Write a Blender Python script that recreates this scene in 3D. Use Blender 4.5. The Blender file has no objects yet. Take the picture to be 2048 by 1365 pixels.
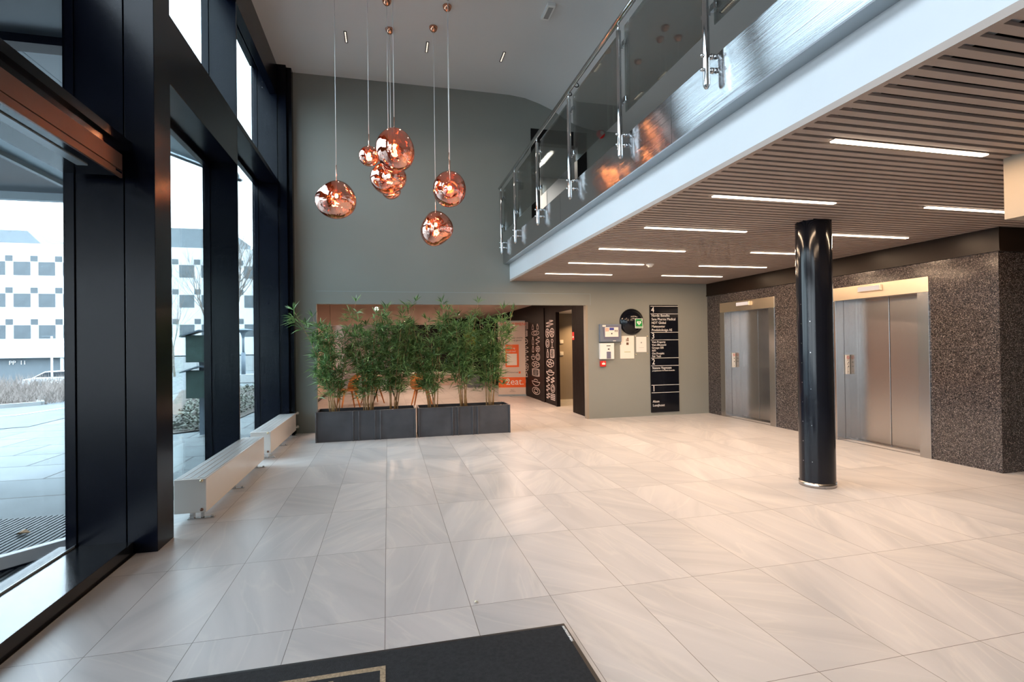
import bpy, math, random
from mathutils import Vector, Matrix
random.seed(7)
PI = math.pi
scene = bpy.context.scene
COL = scene.collection

# ------------------------------------------------------------------ camera, sky, exposure
cam = bpy.data.cameras.new('camera'); cam.sensor_width = 36; cam.lens = 18.173
cam.clip_start = 0.05; cam.clip_end = 500
co = bpy.data.objects.new('camera', cam); COL.objects.link(co)
_r = Vector((0.972194, -0.233780, -0.013640)); _u = Vector((0.011490, -0.010557, 0.999878)); _f = Vector((0.233896, 0.972232, 0.007577))
m = Matrix.Identity(4)
for i in range(3):
    m[i][0] = _r[i]; m[i][1] = _u[i]; m[i][2] = -_f[i]
m.translation = Vector((0.029, -2.7893, 1.4122))
co.matrix_world = m
scene.camera = co

world = bpy.data.worlds.new('overcast_sky'); scene.world = world; world.use_nodes = True
wn = world.node_tree; wn.nodes.clear()
wo = wn.nodes.new('ShaderNodeOutputWorld'); bg = wn.nodes.new('ShaderNodeBackground')
tc = wn.nodes.new('ShaderNodeTexCoord'); sp = wn.nodes.new('ShaderNodeSeparateXYZ')
rmp = wn.nodes.new('ShaderNodeValToRGB')
rmp.color_ramp.elements[0].position = 0.02; rmp.color_ramp.elements[0].color = (0.40, 0.42, 0.44, 1)
rmp.color_ramp.elements[1].position = 0.75; rmp.color_ramp.elements[1].color = (0.80, 0.90, 1.0, 1)
wn.links.new(tc.outputs['Generated'], sp.inputs[0]); wn.links.new(sp.outputs['Z'], rmp.inputs[0])
wn.links.new(rmp.outputs[0], bg.inputs['Color']); bg.inputs['Strength'].default_value = 11.5
wn.links.new(bg.outputs[0], wo.inputs[0])

vs = scene.view_settings
vs.view_transform = 'Standard'; vs.look = 'None'; vs.gamma = 1.0; vs.use_curve_mapping = False; vs.exposure = 0.45
cy = scene.cycles
cy.max_bounces = 9; cy.diffuse_bounces = 5; cy.glossy_bounces = 5; cy.transmission_bounces = 6; cy.transparent_max_bounces = 24
cy.caustics_reflective = False; cy.caustics_refractive = False; cy.sample_clamp_indirect = 6
cy.use_denoising = True

def area(name, loc, sx, sy, power, color, rot=(0, 0, 0), spread=PI):
    l = bpy.data.lights.new(name, 'AREA'); l.shape = 'RECTANGLE'; l.size = sx; l.size_y = sy; l.energy = power; l.color = color; l.spread = spread
    o = bpy.data.objects.new(name, l); o.location = loc; o.rotation_euler = rot; COL.objects.link(o); return o
WARM = (1.0, 0.68, 0.43)
STRIP_W, CANTEEN_W, SPOT_W = 17, 30, 2.5

# ------------------------------------------------------------------ materials
def mat(name, col, rough=0.5, metal=0.0, var=0.0, scale=3.0, bump=0.0, bscale=None, stretch=None, spec=0.5, coat=0.0, aniso=0.0, rvar=0.0):
    m = bpy.data.materials.new(name); m.use_nodes = True
    nt = m.node_tree; b = nt.nodes['Principled BSDF']
    b.inputs['Roughness'].default_value = rough; b.inputs['Metallic'].default_value = metal
    b.inputs['Specular IOR Level'].default_value = spec
    b.inputs['Coat Weight'].default_value = coat; b.inputs['Coat Roughness'].default_value = 0.05
    b.inputs['Anisotropic'].default_value = aniso
    tc = nt.nodes.new('ShaderNodeTexCoord'); mp = nt.nodes.new('ShaderNodeMapping')
    nt.links.new(tc.outputs['Object'], mp.inputs[0])
    if stretch: mp.inputs['Scale'].default_value = stretch
    n = nt.nodes.new('ShaderNodeTexNoise'); n.inputs['Scale'].default_value = scale; n.inputs['Detail'].default_value = 5
    nt.links.new(mp.outputs[0], n.inputs['Vector'])
    r = nt.nodes.new('ShaderNodeValToRGB')
    v = var if var else 0.02
    r.color_ramp.elements[0].position = 0.3; r.color_ramp.elements[1].position = 0.7
    r.color_ramp.elements[0].color = tuple(c * (1 - v) for c in col) + (1,)
    r.color_ramp.elements[1].color = tuple(min(1, c * (1 + v)) for c in col) + (1,)
    nt.links.new(n.outputs['Fac'], r.inputs[0]); nt.links.new(r.outputs[0], b.inputs['Base Color'])
    if rvar:
        mr = nt.nodes.new('ShaderNodeMapRange'); mr.inputs[3].default_value = rough - rvar; mr.inputs[4].default_value = rough + rvar
        nt.links.new(n.outputs['Fac'], mr.inputs[0]); nt.links.new(mr.outputs[0], b.inputs['Roughness'])
    if bump:
        n2 = nt.nodes.new('ShaderNodeTexNoise'); n2.inputs['Scale'].default_value = bscale or scale * 4; n2.inputs['Detail'].default_value = 3
        nt.links.new(mp.outputs[0], n2.inputs['Vector'])
        bp = nt.nodes.new('ShaderNodeBump'); bp.inputs['Strength'].default_value = bump; bp.inputs['Distance'].default_value = 0.01
        nt.links.new(n2.outputs['Fac'], bp.inputs['Height']); nt.links.new(bp.outputs[0], b.inputs['Normal'])
    return m

def emis(name, col, s):
    m = bpy.data.materials.new(name); m.use_nodes = True; nt = m.node_tree; nt.nodes.clear()
    e = nt.nodes.new('ShaderNodeEmission'); e.inputs[0].default_value = (*col, 1); e.inputs[1].default_value = s
    o = nt.nodes.new('ShaderNodeOutputMaterial'); nt.links.new(e.outputs[0], o.inputs[0]); return m

def glass(name, tint, refl=1.0, haze=0.0):
    m = bpy.data.materials.new(name); m.use_nodes = True; nt = m.node_tree; nt.nodes.clear()
    t = nt.nodes.new('ShaderNodeBsdfTransparent'); t.inputs[0].default_value = (*[c ** 0.5 for c in tint], 1)
    g = nt.nodes.new('ShaderNodeBsdfGlossy'); g.inputs['Roughness'].default_value = 0.01
    f = nt.nodes.new('ShaderNodeFresnel'); f.inputs[0].default_value = 1.45
    mu = nt.nodes.new('ShaderNodeMath'); mu.operation = 'MULTIPLY'; mu.inputs[1].default_value = refl
    x = nt.nodes.new('ShaderNodeMixShader'); o = nt.nodes.new('ShaderNodeOutputMaterial')
    nt.links.new(f.outputs[0], mu.inputs[0]); nt.links.new(mu.outputs[0], x.inputs[0])
    nt.links.new(t.outputs[0], x.inputs[1]); nt.links.new(g.outputs[0], x.inputs[2]); nt.links.new(x.outputs[0], o.inputs[0])
    return m

def floor_material():
    m = bpy.data.materials.new('porcelain_floor_tiles'); m.use_nodes = True; nt = m.node_tree; N = nt.nodes.new; L = nt.links.new
    b = nt.nodes['Principled BSDF']
    tc = N('ShaderNodeTexCoord'); s = N('ShaderNodeSeparateXYZ'); L(tc.outputs['Object'], s.inputs[0])
    def math_(op, a, bb=None):
        n = N('ShaderNodeMath'); n.operation = op
        for k, v in enumerate((a, bb)):
            if v is None: continue
            if isinstance(v, (int, float)): n.inputs[k].default_value = v
            else: L(v, n.inputs[k])
        return n.outputs[0]
    TX, TY = 0.45, 0.9387
    ux = math_('DIVIDE', s.outputs[0], TX); uy = math_('DIVIDE', s.outputs[1], TY)
    ix = math_('FLOOR', ux); iy = math_('FLOOR', uy)
    fx = math_('FRACT', ux); fy = math_('FRACT', uy)
    dx = math_('MULTIPLY', math_('MINIMUM', fx, math_('SUBTRACT', 1.0, fx)), TX)
    dy = math_('MULTIPLY', math_('MINIMUM', fy, math_('SUBTRACT', 1.0, fy)), TY)
    d = math_('MINIMUM', dx, dy)
    mask = math_('LESS_THAN', d, 0.0016)
    cid = N('ShaderNodeCombineXYZ'); L(ix, cid.inputs[0]); L(iy, cid.inputs[1])
    wnz = N('ShaderNodeTexWhiteNoise'); L(cid.outputs[0], wnz.inputs['Vector'])
    # every tile gets its own cut of the stone: random offset and a random lean of the veins
    off = N('ShaderNodeVectorMath'); off.operation = 'SCALE'; L(wnz.outputs['Color'], off.inputs[0]); off.inputs['Scale'].default_value = 37.0
    ang = math_('MULTIPLY', math_('SUBTRACT', wnz.outputs['Value'], 0.5), 2.2)
    rot = N('ShaderNodeVectorRotate'); rot.rotation_type = 'Z_AXIS'; L(tc.outputs['Object'], rot.inputs['Vector']); L(ang, rot.inputs['Angle'])
    add = N('ShaderNodeVectorMath'); add.operation = 'ADD'; L(rot.outputs[0], add.inputs[0]); L(off.outputs[0], add.inputs[1])
    mp = N('ShaderNodeMapping'); mp.inputs['Scale'].default_value = (3.4, 0.45, 1); L(add.outputs[0], mp.inputs[0])
    n1 = N('ShaderNodeTexNoise'); n1.inputs['Scale'].default_value = 1.5; n1.inputs['Detail'].default_value = 6; n1.inputs['Distortion'].default_value = 0.6; L(mp.outputs[0], n1.inputs['Vector'])
    r1 = N('ShaderNodeValToRGB'); e = r1.color_ramp.elements
    e[0].position = 0.30; e[0].color = (0.44, 0.425, 0.425, 1); e[1].position = 0.72; e[1].color = (0.575, 0.545, 0.535, 1)
    k = e.new(0.5); k.color = (0.515, 0.49, 0.485, 1)
    L(n1.outputs['Fac'], r1.inputs[0])
    # pale veins
    n2 = N('ShaderNodeTexNoise'); n2.inputs['Scale'].default_value = 0.9; n2.inputs['Detail'].default_value = 8; n2.inputs['Distortion'].default_value = 1.2; L(mp.outputs[0], n2.inputs['Vector'])
    r2 = N('ShaderNodeValToRGB'); e = r2.color_ramp.elements
    e[0].position = 0.475; e[0].color = (0, 0, 0, 1); e[1].position = 0.525; e[1].color = (0, 0, 0, 1); k = e.new(0.5); k.color = (1, 1, 1, 1)
    L(n2.outputs['Fac'], r2.inputs[0])
    mx = N('ShaderNodeMix'); mx.data_type = 'RGBA'; L(math_('MULTIPLY', r2.outputs[0], 0.24), mx.inputs['Factor']); L(r1.outputs[0], mx.inputs['A']); mx.inputs['B'].default_value = (0.70, 0.65, 0.59, 1)
    # tile to tile shade
    hv = N('ShaderNodeHueSaturation'); L(mx.outputs['Result'], hv.inputs['Color'])
    L(math_('ADD', math_('MULTIPLY', wnz.outputs['Value'], 0.12), 0.95), hv.inputs['Value'])
    mg = N('ShaderNodeMix'); mg.data_type = 'RGBA'; L(mask, mg.inputs['Factor']); L(hv.outputs[0], mg.inputs['A']); mg.inputs['B'].default_value = (0.13, 0.11, 0.095, 1)
    L(mg.outputs['Result'], b.inputs['Base Color'])
    L(math_('ADD', math_('MULTIPLY', n1.outputs['Fac'], 0.12), 0.30), b.inputs['Roughness'])
    bp = N('ShaderNodeBump'); bp.inputs['Strength'].default_value = 0.35; bp.inputs['Distance'].default_value = 0.001; bp.invert = True
    L(mask, bp.inputs['Height']); L(bp.outputs[0], b.inputs['Normal'])
    return m

def granite_material():
    m = bpy.data.materials.new('polished_dark_granite'); m.use_nodes = True; nt = m.node_tree; N = nt.nodes.new; L = nt.links.new
    b = nt.nodes['Principled BSDF']; tc = N('ShaderNodeTexCoord')
    v = N('ShaderNodeTexVoronoi'); v.inputs['Scale'].default_value = 150; L(tc.outputs['Object'], v.inputs['Vector'])
    sp = N('ShaderNodeSeparateColor'); L(v.outputs['Color'], sp.inputs[0])
    r = N('ShaderNodeValToRGB'); e = r.color_ramp.elements
    e[0].position = 0.0; e[0].color = (0.010, 0.009, 0.010, 1); e[1].position = 0.99; e[1].color = (0.26, 0.22, 0.20, 1)
    for p, c in ((0.35, (0.022, 0.018, 0.018, 1)), (0.6, (0.06, 0.047, 0.045, 1)), (0.85, (0.10, 0.08, 0.075, 1))):
        k = e.new(p); k.color = c
    L(sp.outputs[0], r.inputs[0])
    # faint joints of the slabs
    s = N('ShaderNodeSeparateXYZ'); L(tc.outputs['Object'], s.inputs[0])
    def M_(op, a, bb):
        n = N('ShaderNodeMath'); n.operation = op
        for k2, vv in enumerate((a, bb)):
            if isinstance(vv, (int, float)): n.inputs[k2].default_value = vv
            else: L(vv, n.inputs[k2])
        return n.outputs[0]
    fz = M_('FRACT', M_('DIVIDE', M_('ADD', s.outputs[2], 0.03), 0.66), 0); mz = M_('LESS_THAN', fz, 0.004)
    mg = N('ShaderNodeMix'); mg.data_type = 'RGBA'; L(mz, mg.inputs['Factor']); L(r.outputs[0], mg.inputs['A']); mg.inputs['B'].default_value = (0.01, 0.01, 0.01, 1)
    L(mg.outputs['Result'], b.inputs['Base Color'])
    b.inputs['Roughness'].default_value = 0.13; return m

M = {}
M['floor'] = floor_material(); M['granite'] = granite_material()
M['sill'] = mat('polished_dark_sill', (0.008, 0.010, 0.014), 0.20, var=0.1, spec=0.5, coat=0.25)
M['olive'] = mat('olive_grey_wall_paint', (0.245, 0.252, 0.232), 0.6, var=0.03, scale=1.2, bump=0.05, bscale=60)
M['ceiling'] = mat('white_ceiling_paint', (0.66, 0.65, 0.64), 0.75, var=0.02, scale=1)
M['taupe'] = mat('taupe_wall_paint', (0.30, 0.25, 0.195), 0.7, var=0.03)
M['white_band'] = mat('white_painted_fascia', (0.57, 0.585, 0.605), 0.5, var=0.015)
M['navy'] = mat('dark_navy_painted_steel', (0.0018, 0.003, 0.008), 0.22, var=0.15, spec=0.18, rvar=0.03)
M['black_gloss'] = mat('glossy_black_steel', (0.005, 0.006, 0.010), 0.12, var=0.1, spec=0.32)
M['black_matt'] = mat('matt_black', (0.006, 0.005, 0.005), 0.55, var=0.1, spec=0.2)
M['void'] = mat('black_soffit_shade', (0.003, 0.0025, 0.0025), 1.0, spec=0.0)  # near-black colour stands in for the shade above the slats
M['brown_fascia'] = mat('dark_brown_metal_fascia', (0.016, 0.009, 0.006), 0.35, var=0.1, spec=0.2)
M['steel'] = mat('brushed_stainless_steel', (0.44, 0.42, 0.41), 0.24, 1.0, var=0.02, scale=6, stretch=(8, 8, 0.4), aniso=0.0)
M['steel_fascia'] = mat('stainless_fascia_sheet', (0.50, 0.51, 0.53), 0.09, 1.0, var=0.03, scale=2, bump=0.16, bscale=2.0, stretch=(1, 0.15, 250))
M['chrome'] = mat('polished_stainless_tube', (0.62, 0.62, 0.62), 0.10, 1.0, var=0.02)
M['champagne'] = mat('champagne_steel', (0.80, 0.66, 0.50), 0.30, 1.0, var=0.02)
M['slat'] = mat('mauve_brown_ceiling_slat', (0.36, 0.285, 0.245), 0.5, var=0.05, scale=2)
M['dark_slat'] = mat('dark_wood_panel', (0.008, 0.004, 0.0035), 0.5, var=0.3, scale=3, stretch=(20, 20, 0.3), spec=0.15)
M['planter'] = mat('blackened_steel_planter', (0.075, 0.078, 0.09), 0.40, 0.35, var=0.22, scale=3.5, rvar=0.08)
M['planter_edge'] = mat('lighter_steel_edge', (0.10, 0.10, 0.11), 0.38, 0.6, var=0.2, scale=9)  # lighter than the trough steel, for rim and ribs
M['soil'] = mat('dark_soil', (0.012, 0.010, 0.008), 0.95, var=0.4, scale=20, bump=0.6)
M['cane'] = mat('bamboo_cane', (0.34, 0.20, 0.085), 0.45, var=0.3, scale=6, stretch=(1, 1, 3))
M['rad'] = mat('white_enamel_radiator', (0.74, 0.71, 0.68), 0.22, var=0.01, spec=0.5)
M['rad_in'] = mat('grey_radiator_grille', (0.30, 0.295, 0.29), 0.5, var=0.1)
M['white'] = mat('white_plastic', (0.78, 0.77, 0.75), 0.4)
M['paper'] = mat('white_paper', (0.80, 0.76, 0.70), 0.8, var=0.03)
M['ink'] = mat('black_ink', (0.02, 0.02, 0.02), 0.7)
M['grey_blue'] = mat('blue_grey_plastic', (0.155, 0.185, 0.24), 0.4, var=0.05)
M['violet'] = mat('violet_grey_plastic', (0.15, 0.15, 0.22), 0.4)
M['blue_lcd'] = mat('blue_display', (0.05, 0.06, 0.30), 0.3)
M['red'] = mat('red_plastic', (0.60, 0.015, 0.012), 0.35)
M['green'] = mat('green_sign', (0.005, 0.25, 0.05), 0.4)
M['orange'] = mat('orange_print', (0.85, 0.13, 0.02), 0.6)
M['banner'] = mat('pale_banner_fabric', (0.66, 0.55, 0.49), 0.7, var=0.02)
M['wood'] = mat('orange_beech_wood', (0.50, 0.20, 0.055), 0.4, var=0.2, scale=4, stretch=(6, 6, 1))
M['chalk'] = mat('chalk_white_drawing', (0.72, 0.62, 0.60), 0.7)
M['letter'] = mat('white_lettering', (0.85, 0.80, 0.78), 0.5)
M['brass'] = mat('pale_brass_pin', (0.75, 0.62, 0.42), 0.3, 0.8)
M['brown_case'] = mat('brown_metal_and_reflection', (0.20, 0.105, 0.075), 0.38, 0.6, var=0.1)
M['light_metal'] = mat('pale_blue_grey_metal', (0.32, 0.38, 0.42), 0.35, 0.3)
M['mat'] = mat('charcoal_carpet_mat', (0.012, 0.013, 0.016), 0.95, var=0.5, scale=60, bump=0.8, bscale=350)
M['mat_edge'] = mat('black_rubber_edge', (0.012, 0.011, 0.012), 0.5)
M['mat_tan'] = mat('tan_carpet_print', (0.42, 0.31, 0.20), 0.95, var=0.35, scale=90, bump=0.8, bscale=350)
M['glass_bay'] = glass('tinted_window_glass', (0.72, 0.88, 0.93), 0.6)
M['glass_entry'] = glass('entrance_window_glass', (0.88, 0.95, 0.98), 0.4)
M['glass_rail'] = glass('grey_balustrade_glass', (0.72, 0.76, 0.73), 0.8)
M['copper'] = mat('polished_copper', (0.80, 0.36, 0.22), 0.10, 1.0)
M['rod'] = mat('copper_rod', (0.85, 0.50, 0.38), 0.25, 1.0)
M['cable'] = mat('pale_cable', (0.85, 0.84, 0.83), 0.3)
M['bulb'] = emis('warm_bulb', (1.0, 0.62, 0.25), 60)
M['tube'] = emis('warm_strip_diffuser', (1.0, 0.82, 0.62), 5.5)
M['spot_cell'] = emis('warm_spot_cell', (1.0, 0.85, 0.65), 1.6)
M['lamp_white'] = emis('white_lamp', (1.0, 0.93, 0.82), 2.6)
M['lit_panel'] = emis('lit_indicator_panel', (1.0, 0.80, 0.68), 0.65)
M['canteen_ceil'] = mat('canteen_ceiling', (0.44, 0.34, 0.29), 0.8, var=0.04)
M['canteen_wall'] = mat('canteen_pale_wall', (0.55, 0.42, 0.36), 0.7, var=0.03)
M['concrete'] = mat('grey_render', (0.30, 0.31, 0.31), 0.9, var=0.1)
M['facade'] = mat('white_facade_cladding', (0.50, 0.51, 0.52), 0.6, var=0.03, scale=0.4)
M['facade_glass'] = mat('grey_facade_glass', (0.075, 0.09, 0.10), 0.35, var=0.25, scale=0.8)
M['facade_dark'] = mat('dark_grey_cladding', (0.12, 0.14, 0.155), 0.6, var=0.05)
M['bark'] = mat('grey_bark', (0.14, 0.12, 0.105), 0.9, var=0.3, scale=8)
M['twig'] = mat('pale_brown_twig', (0.22, 0.185, 0.165), 0.9, var=0.4, scale=4)
M['asphalt'] = mat('wet_asphalt', (0.085, 0.095, 0.10), 0.75, var=0.15, scale=2)
M['mark'] = mat('white_road_paint', (0.30, 0.31, 0.32), 0.6, var=0.1)
M['kerb'] = mat('grey_kerb_stone', (0.22, 0.23, 0.23), 0.8, var=0.1)
M['bed'] = mat('leaf_litter_soil', (0.07, 0.06, 0.05), 0.95, var=0.6, scale=14, bump=0.8)
M['leaf_litter'] = mat('dull_green_ground_leaf', (0.075, 0.085, 0.06), 0.6, var=0.7, scale=9)
M['green_box'] = mat('dark_green_boards', (0.035, 0.065, 0.055), 0.6, var=0.3, scale=5)
M['slate'] = mat('slate_grey_roof', (0.11, 0.14, 0.17), 0.5, var=0.1)
M['car'] = mat('silver_car_paint', (0.62, 0.65, 0.68), 0.25, 0.3)
M['tyre'] = mat('tyre_rubber', (0.015, 0.015, 0.015), 0.8)
M['dark_glass'] = mat('dark_car_glass', (0.03, 0.035, 0.04), 0.1)
M['grate'] = mat('ribbed_entrance_matting', (0.07, 0.08, 0.088), 0.6, var=0.1)
M['dry_leaf'] = mat('dry_brown_leaf', (0.30, 0.18, 0.09), 0.7, var=0.3, scale=30)
M['yellow_leaf'] = mat('yellow_green_leaf', (0.35, 0.42, 0.06), 0.5, var=0.3, scale=12)

def paving_material():
    m = bpy.data.materials.new('pale_concrete_paving'); m.use_nodes = True; nt = m.node_tree; N = nt.nodes.new; L = nt.links.new
    b = nt.nodes['Principled BSDF']; tc = N('ShaderNodeTexCoord')
    br = N('ShaderNodeTexBrick'); br.offset = 0.5; br.inputs['Scale'].default_value = 1
    br.inputs['Brick Width'].default_value = 1.25; br.inputs['Row Height'].default_value = 0.82; br.inputs['Mortar Size'].default_value = 0.014
    br.inputs['Color1'].default_value = (0.11, 0.125, 0.13, 1); br.inputs['Color2'].default_value = (0.155, 0.17, 0.175, 1); br.inputs['Mortar'].default_value = (0.05, 0.055, 0.055, 1)
    mp = N('ShaderNodeMapping'); mp.inputs['Rotation'].default_value = (0, 0, 0.0); L(tc.outputs['Object'], mp.inputs[0]); L(mp.outputs[0], br.inputs['Vector'])
    n = N('ShaderNodeTexNoise'); n.inputs['Scale'].default_value = 1.6; n.inputs['Detail'].default_value = 8; L(tc.outputs['Object'], n.inputs['Vector'])
    hv = N('ShaderNodeHueSaturation'); L(br.outputs[0], hv.inputs['Color'])
    mr = N('ShaderNodeMapRange'); mr.inputs[3].default_value = 0.65; mr.inputs[4].default_value = 1.3; L(n.outputs['Fac'], mr.inputs[0]); L(mr.outputs[0], hv.inputs['Value'])
    L(hv.outputs[0], b.inputs['Base Color']); b.inputs['Roughness'].default_value = 0.7; b.inputs['Specular IOR Level'].default_value = 0.15
    return m
M['paving'] = paving_material()

def leaf_material(name, c0, c1):
    m = bpy.data.materials.new(name); m.use_nodes = True; nt = m.node_tree; N = nt.nodes.new; L = nt.links.new
    b = nt.nodes['Principled BSDF']; g = N('ShaderNodeNewGeometry')
    r = N('ShaderNodeValToRGB'); e = r.color_ramp.elements; e[0].color = (*c0, 1); e[1].color = (*c1, 1)
    L(g.outputs['Random Per Island'], r.inputs[0]); L(r.outputs[0], b.inputs['Base Color'])
    b.inputs['Roughness'].default_value = 0.38; b.inputs['Specular IOR Level'].default_value = 0.6
    t = N('ShaderNodeBsdfTranslucent'); L(r.outputs[0], t.inputs[0])
    x = N('ShaderNodeMixShader'); x.inputs[0].default_value = 0.25; o = nt.nodes['Material Output']
    L(b.outputs[0], x.inputs[1]); L(t.outputs[0], x.inputs[2]); L(x.outputs[0], o.inputs[0]); return m
M['leaf'] = leaf_material('bamboo_leaf', (0.03, 0.10, 0.025), (0.27, 0.42, 0.15))

def melt_material():
    m = bpy.data.materials.new('semi_mirrored_copper_glass'); m.use_nodes = True; nt = m.node_tree; nt.nodes.clear(); N = nt.nodes.new; L = nt.links.new
    t = N('ShaderNodeBsdfTransparent'); t.inputs[0].default_value = (0.95, 0.50, 0.30, 1)
    g = N('ShaderNodeBsdfGlossy'); g.inputs['Roughness'].default_value = 0.015; g.inputs['Color'].default_value = (0.92, 0.58, 0.48, 1)
    lw = N('ShaderNodeLayerWeight'); lw.inputs[0].default_value = 0.35
    mr = N('ShaderNodeMapRange'); mr.inputs[3].default_value = 0.50; mr.inputs[4].default_value = 0.95; L(lw.outputs['Facing'], mr.inputs[0])
    tc = N('ShaderNodeTexCoord'); n = N('ShaderNodeTexNoise'); n.inputs['Scale'].default_value = 7; n.inputs['Detail'].default_value = 1; n.inputs['Distortion'].default_value = 1.5; L(tc.outputs['Object'], n.inputs['Vector'])
    bp = N('ShaderNodeBump'); bp.inputs['Strength'].default_value = 0.22; bp.inputs['Distance'].default_value = 0.03; L(n.outputs['Fac'], bp.inputs['Height']); L(bp.outputs[0], g.inputs['Normal'])
    x = N('ShaderNodeMixShader'); L(mr.outputs[0], x.inputs[0]); L(t.outputs[0], x.inputs[1]); L(g.outputs[0], x.inputs[2])
    o = N('ShaderNodeOutputMaterial'); L(x.outputs[0], o.inputs[0]); return m
M['melt'] = melt_material()

# ------------------------------------------------------------------ helpers
class MB:
    def __init__(s): s.v = []; s.f = []; s.mi = []; s.sm = []
    def add(s, vs_, fs, mi=0, smooth=False):
        b = len(s.v); s.v += [tuple(v) for v in vs_]
        for f in fs: s.f.append(tuple(b + i for i in f)); s.mi.append(mi); s.sm.append(smooth)
        return s
    def box(s, x0, x1, y0, y1, z0, z1, mi=0):
        x0, x1 = min(x0, x1), max(x0, x1); y0, y1 = min(y0, y1), max(y0, y1); z0, z1 = min(z0, z1), max(z0, z1)
        return s.add([(x0, y0, z0), (x1, y0, z0), (x1, y1, z0), (x0, y1, z0), (x0, y0, z1), (x1, y0, z1), (x1, y1, z1), (x0, y1, z1)],
                     [(0, 3, 2, 1), (4, 5, 6, 7), (0, 1, 5, 4), (1, 2, 6, 5), (2, 3, 7, 6), (3, 0, 4, 7)], mi)
    def obox(s, c, ax, ay, az, mi=0):
        c, ax, ay, az = Vector(c), Vector(ax), Vector(ay), Vector(az)
        P = [c + ax * i + ay * j + az * k for k in (-1, 1) for i, j in ((-1, -1), (1, -1), (1, 1), (-1, 1))]
        return s.add(P, [(0, 3, 2, 1), (4, 5, 6, 7), (0, 1, 5, 4), (1, 2, 6, 5), (2, 3, 7, 6), (3, 0, 4, 7)], mi)
    def tube(s, pts, radii, seg=8, mi=0, cap=True, smooth=True):
        pts = [Vector(p) for p in pts]
        if isinstance(radii, (int, float)): radii = [radii] * len(pts)
        rings = []; ref = None
        for i, p in enumerate(pts):
            d = (pts[min(i + 1, len(pts) - 1)] - pts[max(i - 1, 0)])
            d = d.normalized() if d.length > 1e-9 else Vector((0, 0, 1))
            if ref is None: ref = Vector((1, 0, 0)) if abs(d.x) < 0.9 else Vector((0, 1, 0))
            a = (ref - d * ref.dot(d)).normalized(); bb = d.cross(a); ref = a
            rings.append([p + (a * math.cos(2 * PI * k / seg) + bb * math.sin(2 * PI * k / seg)) * radii[i] for k in range(seg)])
        b = len(s.v)
        for r in rings: s.v += [tuple(v) for v in r]
        for i in range(len(rings) - 1):
            for k in range(seg):
                k2 = (k + 1) % seg
                s.f.append((b + i * seg + k, b + i * seg + k2, b + (i + 1) * seg + k2, b + (i + 1) * seg + k)); s.mi.append(mi); s.sm.append(smooth)
        if cap:
            s.f.append(tuple(b + k for k in reversed(range(seg)))); s.mi.append(mi); s.sm.append(False)
            s.f.append(tuple(b + (len(rings) - 1) * seg + k for k in range(seg))); s.mi.append(mi); s.sm.append(False)
        return s
    def lathe(s, prof, c=(0, 0, 0), seg=32, axis='z', mi=0, smooth=True):
        b = len(s.v); c = Vector(c)
        for r, h in prof:
            for k in range(seg):
                a = 2 * PI * k / seg; x, y = r * math.cos(a), r * math.sin(a)
                p = (x, y, h) if axis == 'z' else ((x, h, y) if axis == 'y' else (h, x, y))
                s.v.append(tuple(c + Vector(p)))
        for i in range(len(prof) - 1):
            for k in range(seg):
                k2 = (k + 1) % seg
                s.f.append((b + i * seg + k, b + i * seg + k2, b + (i + 1) * seg + k2, b + (i + 1) * seg + k)); s.mi.append(mi); s.sm.append(smooth)
        return s
    def prism(s, poly, y0, y1, axis='y', mi=0):
        n = len(poly)
        def P(a, b_, h): return (a, h, b_) if axis == 'y' else ((h, a, b_) if axis == 'x' else (a, b_, h))
        vs_ = [P(a, b_, y0) for a, b_ in poly] + [P(a, b_, y1) for a, b_ in poly]
        fs = [tuple(range(n)), tuple(reversed(range(n, 2 * n)))] + [(i, i + n, (i + 1) % n + n, (i + 1) % n) for i in range(n)]
        return s.add(vs_, fs, mi)
    def build(s, name, mats, parent=None, bevel=0, loc=None):
        me = bpy.data.meshes.new(name); me.from_pydata(s.v, [], s.f)
        for mm in (mats if isinstance(mats, (list, tuple)) else [mats]): me.materials.append(mm)
        for p, mi, sm in zip(me.polygons, s.mi, s.sm): p.material_index = mi; p.use_smooth = sm
        me.update()
        o = bpy.data.objects.new(name, me); COL.objects.link(o)
        if parent: o.parent = parent
        if loc: o.location = loc
        if bevel:
            bv = o.modifiers.new('bevel', 'BEVEL'); bv.width = bevel; bv.segments = 2; bv.limit_method = 'ANGLE'
        return o

def tag(o, label=None, cat=None, group=None, kind=None):
    if label: o['label'] = label
    if cat: o['category'] = cat
    if group: o['group'] = group
    if kind: o['kind'] = kind
    return o
def thing(name, label, cat, loc=(0, 0, 0), group=None, rz=0):
    o = bpy.data.objects.new(name, None); COL.objects.link(o); o.location = loc; o.rotation_euler = (0, 0, rz); o.empty_display_size = 0.1
    return tag(o, label, cat, group)
def struct(name, mb, m_, parent=None, label=None, bevel=0):
    o = mb.build(name, m_, parent, bevel)
    if parent is None: o['kind'] = 'structure'
    if label: o['label'] = label
    return o
def kids(o): return [c for c in bpy.data.objects if c.parent == o]
def clone(o, parent=None):
    c = o.copy(); COL.objects.link(c)
    if parent: c.parent = parent
    for ch in kids(o): clone(ch, c)
    return c
def box1(name, m_, x0, x1, y0, y1, z0, z1, parent=None, bevel=0): return MB().box(x0, x1, y0, y1, z0, z1).build(name, m_, parent, bevel)
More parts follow.
